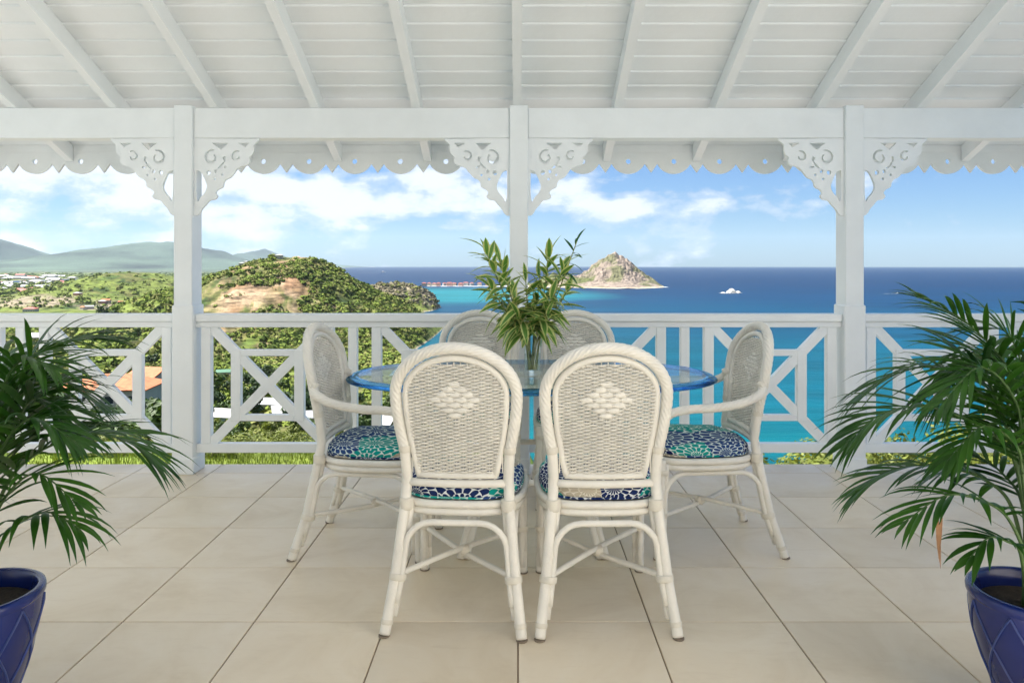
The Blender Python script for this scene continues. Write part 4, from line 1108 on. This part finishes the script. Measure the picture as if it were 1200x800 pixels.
def house(x, y, z, w, d, h, wall, roof, label, rz=0, shape='gable', wins=0, group=None, door=False, floors=1):
    t = thing('house', label, 'house', (x, y, z), rz, group)
    m = MB(); m.box(-w/2, w/2, -d/2, d/2, -4, h)
    if shape == 'gable': m.add([(-w/2+.001,-d/2,h),(-w/2+.001,d/2,h),(-w/2+.001,0,h+d*.24),(w/2-.001,-d/2,h),(w/2-.001,d/2,h),(w/2-.001,0,h+d*.24)], [(0,2,1),(3,4,5)])
    m.obj('wall', WALLS[wall], t)
    m = MB(); (gable if shape == 'gable' else hip)(m, w, d, h, d*.24, .5); m.obj('roof', ROOFS[roof], t)
    for f in range(floors):
        for i in range(wins):
            xc = -w/2+(i+.5)*w/wins; ww, wh = min(1.3, w/wins*.5), 1.2; z0 = f*2.9+1.0
            for sy in (-1, 1):
                m = MB(); m.box(xc-ww/2, xc+ww/2, sy*d/2-.04, sy*d/2+.04, z0, z0+wh); wo_ = m.obj('window', WIN, t)
                m = MB(); m.box(xc-ww/2-.12, xc+ww/2+.12, sy*(d/2+.05)-.06, sy*(d/2+.05)+.06, z0-.14, z0-.01); m.obj('sill', TRIM, wo_)
    return t
def on(px, d, dz=0): x = PX(px, d); return x, d, hz1(x, d)+dz
# the near orange-roofed house seen through the left railing
x, y = PX(128, 128), 128.0; zg = PZ(474, 128)
house(x, y, zg, 15.0, 9.5, 3.1, 'white', 'orange', 'white house with orange tiled roof seen through the left railing', .12, 'hip', 4)
house(PX(178, 140), 140, PZ(462, 140), 5.5, 6, 3.6, 'white', 'orange', 'small white annexe beside the orange-roofed house, next to the left post', -.25, 'gable', 2)
near_h = [(262, 420, 'green', 'white', 7, 5, 'shed with a green metal roof on the brown slope right of the left post'),
          (345, 215, 'white', 'white', 12, 7, 'white-roofed house among trees behind the left armchair'),
          (318, 235, 'grey', 'white', 9, 6, 'white house with grey roof in the valley left of the left armchair'),
          (262, 190, 'white', 'blue', 9, 6, 'pale blue house low in the valley beside the left post'),
          (362, 180, 'grey', 'white', 7, 5, 'small white house with grey roof low behind the left armchair'),
          (430, 165, 'white', 'white', 14, 8, 'long white-roofed house below the left end of the glass table'),
          (470, 190, 'grey', 'white', 9, 6, 'grey-roofed white house behind the left nearest chair')]
for px, d, rf, wl_, w, dp, lb in near_h:
    x, y, z = on(px, d); house(x, y, z, w, dp, 3.2, wl_, rf, lb, R.uniform(-.4, .4), 'gable', 3)
# the resort on the spit, the hilltop buildings, the town round the bay
ordn = ['first', 'second', 'third', 'fourth', 'fifth', 'sixth', 'seventh', 'eighth', 'ninth', 'tenth', 'eleventh', 'twelfth', 'thirteenth', 'fourteenth', 'fifteenth', 'sixteenth', 'seventeenth', 'eighteenth', 'nineteenth', 'twentieth']
ordn += ['twenty-'+o for o in ordn[:9]]+['thirtieth']+['thirty-'+o for o in ordn[:9]]+['fortieth']+['forty-'+o for o in ordn[:9]]+['fiftieth']
for i, px in enumerate((497, 503, 509, 514, 521, 527, 532, 540, 546, 553, 562, 571)):
    d = D_I-25+R.uniform(-30, 20); house(PX(px, d), d, SEA+4, R.uniform(13, 24), R.uniform(9, 12), R.uniform(5, 9), R.choice(['pink', 'cream', 'white']), 'red', 'red-roofed resort building on the beach spit, %s from the left' % ordn[i], R.uniform(-.5, .5), 'hip', 4, 'resort buildings on the spit', floors=2)
for px, d, lb, w in ((283.5, 830, 'left one of two tiny white huts on the left shoulder of the hill', 6), (288.5, 835, 'right one of two tiny white huts on the left shoulder of the hill', 5), (327, 865, 'pale building on the rocky hilltop', 9)):
    x, y, z = on(px, d); house(x, y, z-.3, w, 5, 4.0, 'white', 'white', lb, .2, 'hip', 2)
RT = random.Random(21)
def town(n, px0, px1, d0, d1, label, group, s0, s1, roofs, walls, hmax=7.5):
    spots = []
    while len(spots) < n:
        d = d0*(d1/d0)**RT.random(); px = RT.uniform(px0, px1); x, y, z = on(px, d)
        if z > SEA+.8: spots.append((px, x, y, z))
    for i, (px, x, y, z) in enumerate(sorted(spots)):
        w = RT.uniform(s0, s1); house(x, y, z, w, w*.6, RT.uniform(3.2, hmax), RT.choice(walls), RT.choice(roofs), label+', %s from the left' % ordn[i], RT.uniform(-.7, .7), RT.choice(['gable', 'hip']), 0, group)
town(49, -20, 108, 2100, 3300, 'small pale building in the distant town by the bay', 'buildings in the distant town', 16, 42, ['white', 'white', 'grey', 'red'], ['white', 'white', 'cream'])
town(45, -40, 85, 3300, 5200, 'tiny pale building on the far shore of the bay', 'buildings on the far shore', 26, 60, ['white', 'grey', 'white', 'red'], ['white', 'white', 'cream'], 12)
town(20, 55, 232, 1150, 1500, 'house on the lower slopes of the rounded green hill', 'houses on the rounded green hill', 8, 15, ['white', 'white', 'orange', 'grey'], ['white', 'cream', 'pink'], 5)
town(12, 15, 130, 700, 950, 'low building just above the left top rail', 'low buildings above the left rail', 12, 24, ['white', 'white', 'grey', 'orange'], ['white'], 4.5)
x, y, z = on(36, 1250); house(x, y, z, 20, 12, 5, 'white', 'red', 'white house with wide red roof above the left rail', .1, 'hip', 5)

# ------------------------------------------------------------------ trees, shrubs, scrub and grass
LEAF_T = [leaf_mat('tree_leaf_dark', (.014,.036,.008), (.030,.062,.013), .6, .15, .3), leaf_mat('tree_leaf_mid', (.034,.070,.013), (.058,.095,.017), .6, .15, .3), leaf_mat('tree_leaf_yellow', (.085,.115,.016), (.15,.165,.028), .6, .2, .3)]
BARK = mat('tree_bark', (.12,.09,.065), .9, var=.25, vscale=3)
def crown_mesh(rx, rz, nclump, nleaf, ls, seed, mi):
    rr = random.Random(seed); m = MB()
    for c in range(nclump):
        while True:
            p = Vector((rr.uniform(-1, 1), rr.uniform(-1, 1), rr.uniform(-1, 1)))
            if .25 < p.length < 1: break
        cc = Vector((p.x*rx, p.y*rx, p.z*rz)); cr = rr.uniform(.25, .45)*rx
        for l in range(nleaf):
            d = Vector((rr.gauss(0, 1), rr.gauss(0, 1), rr.gauss(0, 1))).normalized(); q = cc+d*cr*rr.uniform(.6, 1.0)
            nrm = (d+Vector((rr.uniform(-.6, .6), rr.uniform(-.6, .6), rr.uniform(-.2, .9)))).normalized()
            a = nrm.orthogonal().normalized(); a = Quaternion(nrm, rr.uniform(0, 6.3)) @ a; b = nrm.cross(a)
            s = ls*rr.uniform(.6, 1.3)
            m.add([q-a*s*.9, q-b*s*.45, q+a*s, q+b*s*.45], [(0, 1, 2, 3)])
    return m.mesh('crown', LEAF_T[mi])
def trunk_mesh(h, r, spread, seed):
    rr = random.Random(seed); m = MB(); top = Vector((rr.uniform(-.2, .2), rr.uniform(-.2, .2), h*.55))
    m.tube(catmull([(0, 0, -.8), (rr.uniform(-.1, .1), 0, h*.25), top], 4), [r*(1-.45*i/8) for i in range(9)], 7)
    for k in range(5):
        a = k*1.257+rr.uniform(-.3, .3); e = Vector((math.cos(a)*spread, math.sin(a)*spread, h*rr.uniform(.7, .95)))
        s = top.lerp(Vector((0, 0, h*.3)), rr.uniform(0, .5)); m.tube(catmull([s, s.lerp(e, .5)+Vector((0, 0, .1*h)), e], 3), [r*.45*(1-.7*i/6) for i in range(7)], 5)
    return m.mesh('trunk', BARK, True)
TREES = [(crown_mesh(1.0, .8, 16, 46, .17, 10+i, i % 3), trunk_mesh(1.55, .10, .6, 40+i)) for i in range(6)]
def tree(x, y, z, s, var, label, group, name='tree', cat='tree'):
    t = thing(name, label, cat, (x, y, z), R.uniform(0, 6), group); t.scale = (s, s, s*R.uniform(.85, 1.15))
    link('trunk', TREES[var][1], t); link('crown', TREES[var][0], t, (0, 0, 1.35)); return t
RV = random.Random(77)
def clear_of(px, d, s):
    return not (95 < px < 192 and d < 128)
groups = [(26, 236, 410, 200, 420, 'leafy tree in the valley between the left post and the table', 'valley trees behind the left railing', (2.4, 4.4), (0, 1, 3, 4, 0, 3)),
          (12, 240, 400, 95, 165, 'low green tree near the bottom rail, right of the left post', 'low trees near the bottom rail', (1.3, 2.2), (1, 2, 4, 5)),
          (16, 0, 200, 150, 330, 'leafy tree behind the orange-roofed house', 'trees behind the orange-roofed house', (2.4, 4.2), (0, 1, 3)),
          (18, 0, 210, 62, 116, 'dark green tree in front of the orange-roofed house', 'trees in front of the orange-roofed house', (1.3, 2.1), (0, 3, 1)),
          (22, 0, 235, 420, 760, 'tree dotting the slope above the left top rail', 'trees on the slope above the left rail', (3.0, 5.5), (0, 1, 3, 4, 2)),
          (10, 395, 500, 140, 400, 'leafy tree behind the left end of the glass table', 'trees behind the glass table', (2.2, 4.0), (0, 1, 4))]
for n, p0, p1, d0, d1, lb, gr, (s0, s1), vs_ in groups:
    for i in range(n):
        d = RV.uniform(d0, d1); px = p0+(p1-p0)*(i+RV.random())/n; x, y, z = on(px, d)
        s = RV.uniform(s0, s1)
        if 'in front of' in lb: # keep the house front in view
            zmax = PZ(RV.uniform(452, 474) if 95 < px < 195 else 440, d); s = min(3.4, max(.7, (zmax-z)/2.25))
        tree(x, y, z, s, RV.choice(vs_), lb+', %s from left' % ordn[i], gr)
# bright shrubs on the slope just outside the right railing
def shrub_mesh(seed, mi): return crown_mesh(1.0, .62, 14, 60, .075, seed, mi)
SHR = [shrub_mesh(70+i, 2) for i in range(4)]
STEM_ME = trunk_mesh(.8, .05, .5, 90)
def shrub(px, py, Y, r, label, group):
    x = PX(px, Y); z = hz1(x, Y); top = PZ(py, Y)
    t = thing('shrub', label, 'shrub', (x, Y, z), R.uniform(0, 6), group)
    hh = max(top-z, .8); t.scale = (r, r, hh/1.55)
    link('stem', STEM_ME, t); link('foliage', R.choice(SHR), t, (0, 0, .92))
RS_ = random.Random(3)
for i in range(24):
    px = 900+i*19+RS_.uniform(-6, 6); edge = np.interp(px, [890, 950, 1020, 1100, 1180, 1300, 1360], [544, 524, 514, 501, 497, 500, 500])
    shrub(px, edge+RS_.uniform(-3, 9), RS_.uniform(15, 25), RS_.uniform(.9, 1.7), 'yellow-green shrub on the slope below the right railing, %s from the left' % ordn[i], 'shrubs below the right railing')
for i in range(16):
    px = 60+i*21+RS_.uniform(-8, 8)
    shrub(px, 532+RS_.uniform(-6, 8), RS_.uniform(28, 36), RS_.uniform(.7, 1.3), 'low bright shrub under the bottom rail left of the table, %s from the left' % ordn[i], 'shrubs under the left bottom rail')
# grass on the crest
m = MB(); RG = random.Random(8)
xs, ys = [], []
for i in range(9000):
    Y = RG.uniform(24, 38); px = RG.uniform(-150, 520); xs.append(PX(px, Y)); ys.append(Y)
zs = height(np.array(xs), np.array(ys))
for x, Y, z in zip(xs, ys, zs):
    a = RG.uniform(0, 6.3); w = RG.uniform(.012, .03); h_ = RG.uniform(.12, .42); dx, dy = math.cos(a)*w, math.sin(a)*w
    lx, ly = RG.uniform(-.12, .12), RG.uniform(-.12, .12)
    m.add([(x-dx, Y-dy, z-.02), (x+dx, Y+dy, z-.02), (x+lx, Y+ly, z+h_)], [(0, 1, 2)])
GRASSM = leaf_mat('yellow_green_grass', (.09,.13,.018), (.14,.16,.035), .7, .3, .3)  # yellow-green is the grass's own colour
tag(m.obj('grass', GRASSM), 'yellow-green grass on the slope crest below the left railing', 'grass', kind='stuff')
# scrub on the hills: uncountable clumps
def clump_shapes():
    """bush of loose leaf tufts, unit radius"""
    out = []
    for s in range(6):
        rr = random.Random(s); V, T = [], []
        for k in range(30):
            d = Vector((rr.gauss(0, 1), rr.gauss(0, 1), abs(rr.gauss(0, .8)))).normalized(); q = d*rr.uniform(.45, 1.0); q.z *= .75
            nrm = (d+Vector((rr.uniform(-.7, .7), rr.uniform(-.7, .7), rr.uniform(-.2, .8)))).normalized()
            u = Quaternion(nrm, rr.uniform(0, 6.3)) @ nrm.orthogonal().normalized(); v = nrm.cross(u); z = rr.uniform(.28, .55)
            o = len(V); V += [q-u*z, q-v*z*.7, q+u*z, q+v*z*.7]; T += [(o, o+1, o+2), (o, o+2, o+3)]
        out.append((np.array([v[:] for v in V]), np.array(T)))
    return out
CS = clump_shapes()
def scrub(name, n, px0, px1, d0, d1, s0, s1, label, mats, cover=.45, zmin=3):
    d = d0*(d1/d0)**rng.random(n); px = px0+(px1-px0)*rng.random(n); X = PX(px, d); Y = d
    Z = height(X, Y); den = fbm(X/45+8, Y/60+2, 4)
    keep = (den > cover+.16*(rng.random(n)-.5)-.10*sstep(350, 385, px)+.08*np.exp(-((px-300)/40)**2)*(Y < 720)*(Y > 540)+.05*np.exp(-((px-335)/30)**2)*(Y > 820)-.03*(Y > 720)*(px < 320)) & (Z > SEA+zmin)
    X, Y, Z = X[keep], Y[keep], Z[keep]; S_ = s0+(s1-s0)*rng.random(len(X))**3*1.5
    V, Fc, Mi = [], [], []; off = 0
    for i in range(len(X)):
        sv, sf = CS[i % 6]; a = rng.random()*6.28; c, s = math.cos(a), math.sin(a)
        vv = sv*S_[i]; vv = np.stack([vv[:,0]*c-vv[:,1]*s+X[i], vv[:,0]*s+vv[:,1]*c+Y[i], vv[:,2]+Z[i]+S_[i]*.25], 1)
        V.append(vv); Fc.append(sf+off); Mi.append(np.full(len(sf), rng.choice(len(mats)))); off += len(sv)
    V, Fc, Mi = np.concatenate(V), np.concatenate(Fc), np.concatenate(Mi)
    me = bpy.data.meshes.new(name); me.vertices.add(len(V)); me.vertices.foreach_set('co', V.ravel())
    me.loops.add(Fc.size); me.loops.foreach_set('vertex_index', Fc.ravel())
    me.polygons.add(len(Fc)); me.polygons.foreach_set('loop_start', np.arange(0, Fc.size, 3)); me.polygons.foreach_set('loop_total', np.full(len(Fc), 3))
    for mm in mats: me.materials.append(mm)
    me.polygons.foreach_set('material_index', Mi); me.update(calc_edges=True)
    tag(link(name, me), label, kind='stuff')
SCR = [mat('scrub_dark', (.095,.135,.024), .9, .15, var=.3, vscale=.3), mat('scrub_mid', (.155,.20,.034), .9, .15, var=.3, vscale=.3), mat('scrub_olive', (.17,.18,.052), .9, .15, var=.3, vscale=.3)]
SCRD = mat('scrub_dry', (.20,.18,.115), .9, .15, var=.3, vscale=.3)
scrub('hillside_scrub', 21000, 190, 500, 480, 960, .8, 3.2, 'low green scrub covering the rocky hill', SCR, .44)
scrub('promontory_scrub', 700, 400, 515, 1290, 1420, 2.0, 5.0, 'dry scrub on the small promontory', [SCR[2], SCRD, SCRD], .44)
scrub('valley_scrub', 6500, -60, 240, 330, 1750, 1.2, 5.0, 'trees and scrub across the left valley and rounded hill', SCR, .39)
scrub('plain_trees', 3000, -60, 250, 1900, 6500, 5, 11, 'trees across the distant coastal plain', [SCR[0], SCR[1], SCR[0]], .42, 1)
scrub('slope_scrub', 1500, 236, 500, 160, 520, .8, 2.6, 'undergrowth on the valley floor', SCR, .40)

# ------------------------------------------------------------------ sea haze over the far hills
def haze():
    m = MB(); m.box(-60000, 27000, -27000, 33000, SEA-1.5, 1250)
    mt = bpy.data.materials.new('sea_haze'); mt.use_nodes = True; t = mt.node_tree; t.nodes.clear()
    out = t.nodes.new('ShaderNodeOutputMaterial'); pv = t.nodes.new('ShaderNodeVolumePrincipled')
    pv.inputs['Color'].default_value = (.66,.82,1.0,1); pv.inputs['Density'].default_value = 1.5e-5; pv.inputs['Anisotropy'].default_value = 0.2
    t.links.new(pv.outputs[0], out.inputs['Volume'])
    tag(m.obj('haze', mt), 'pale sea haze softening the far hills', kind='stuff')
haze()
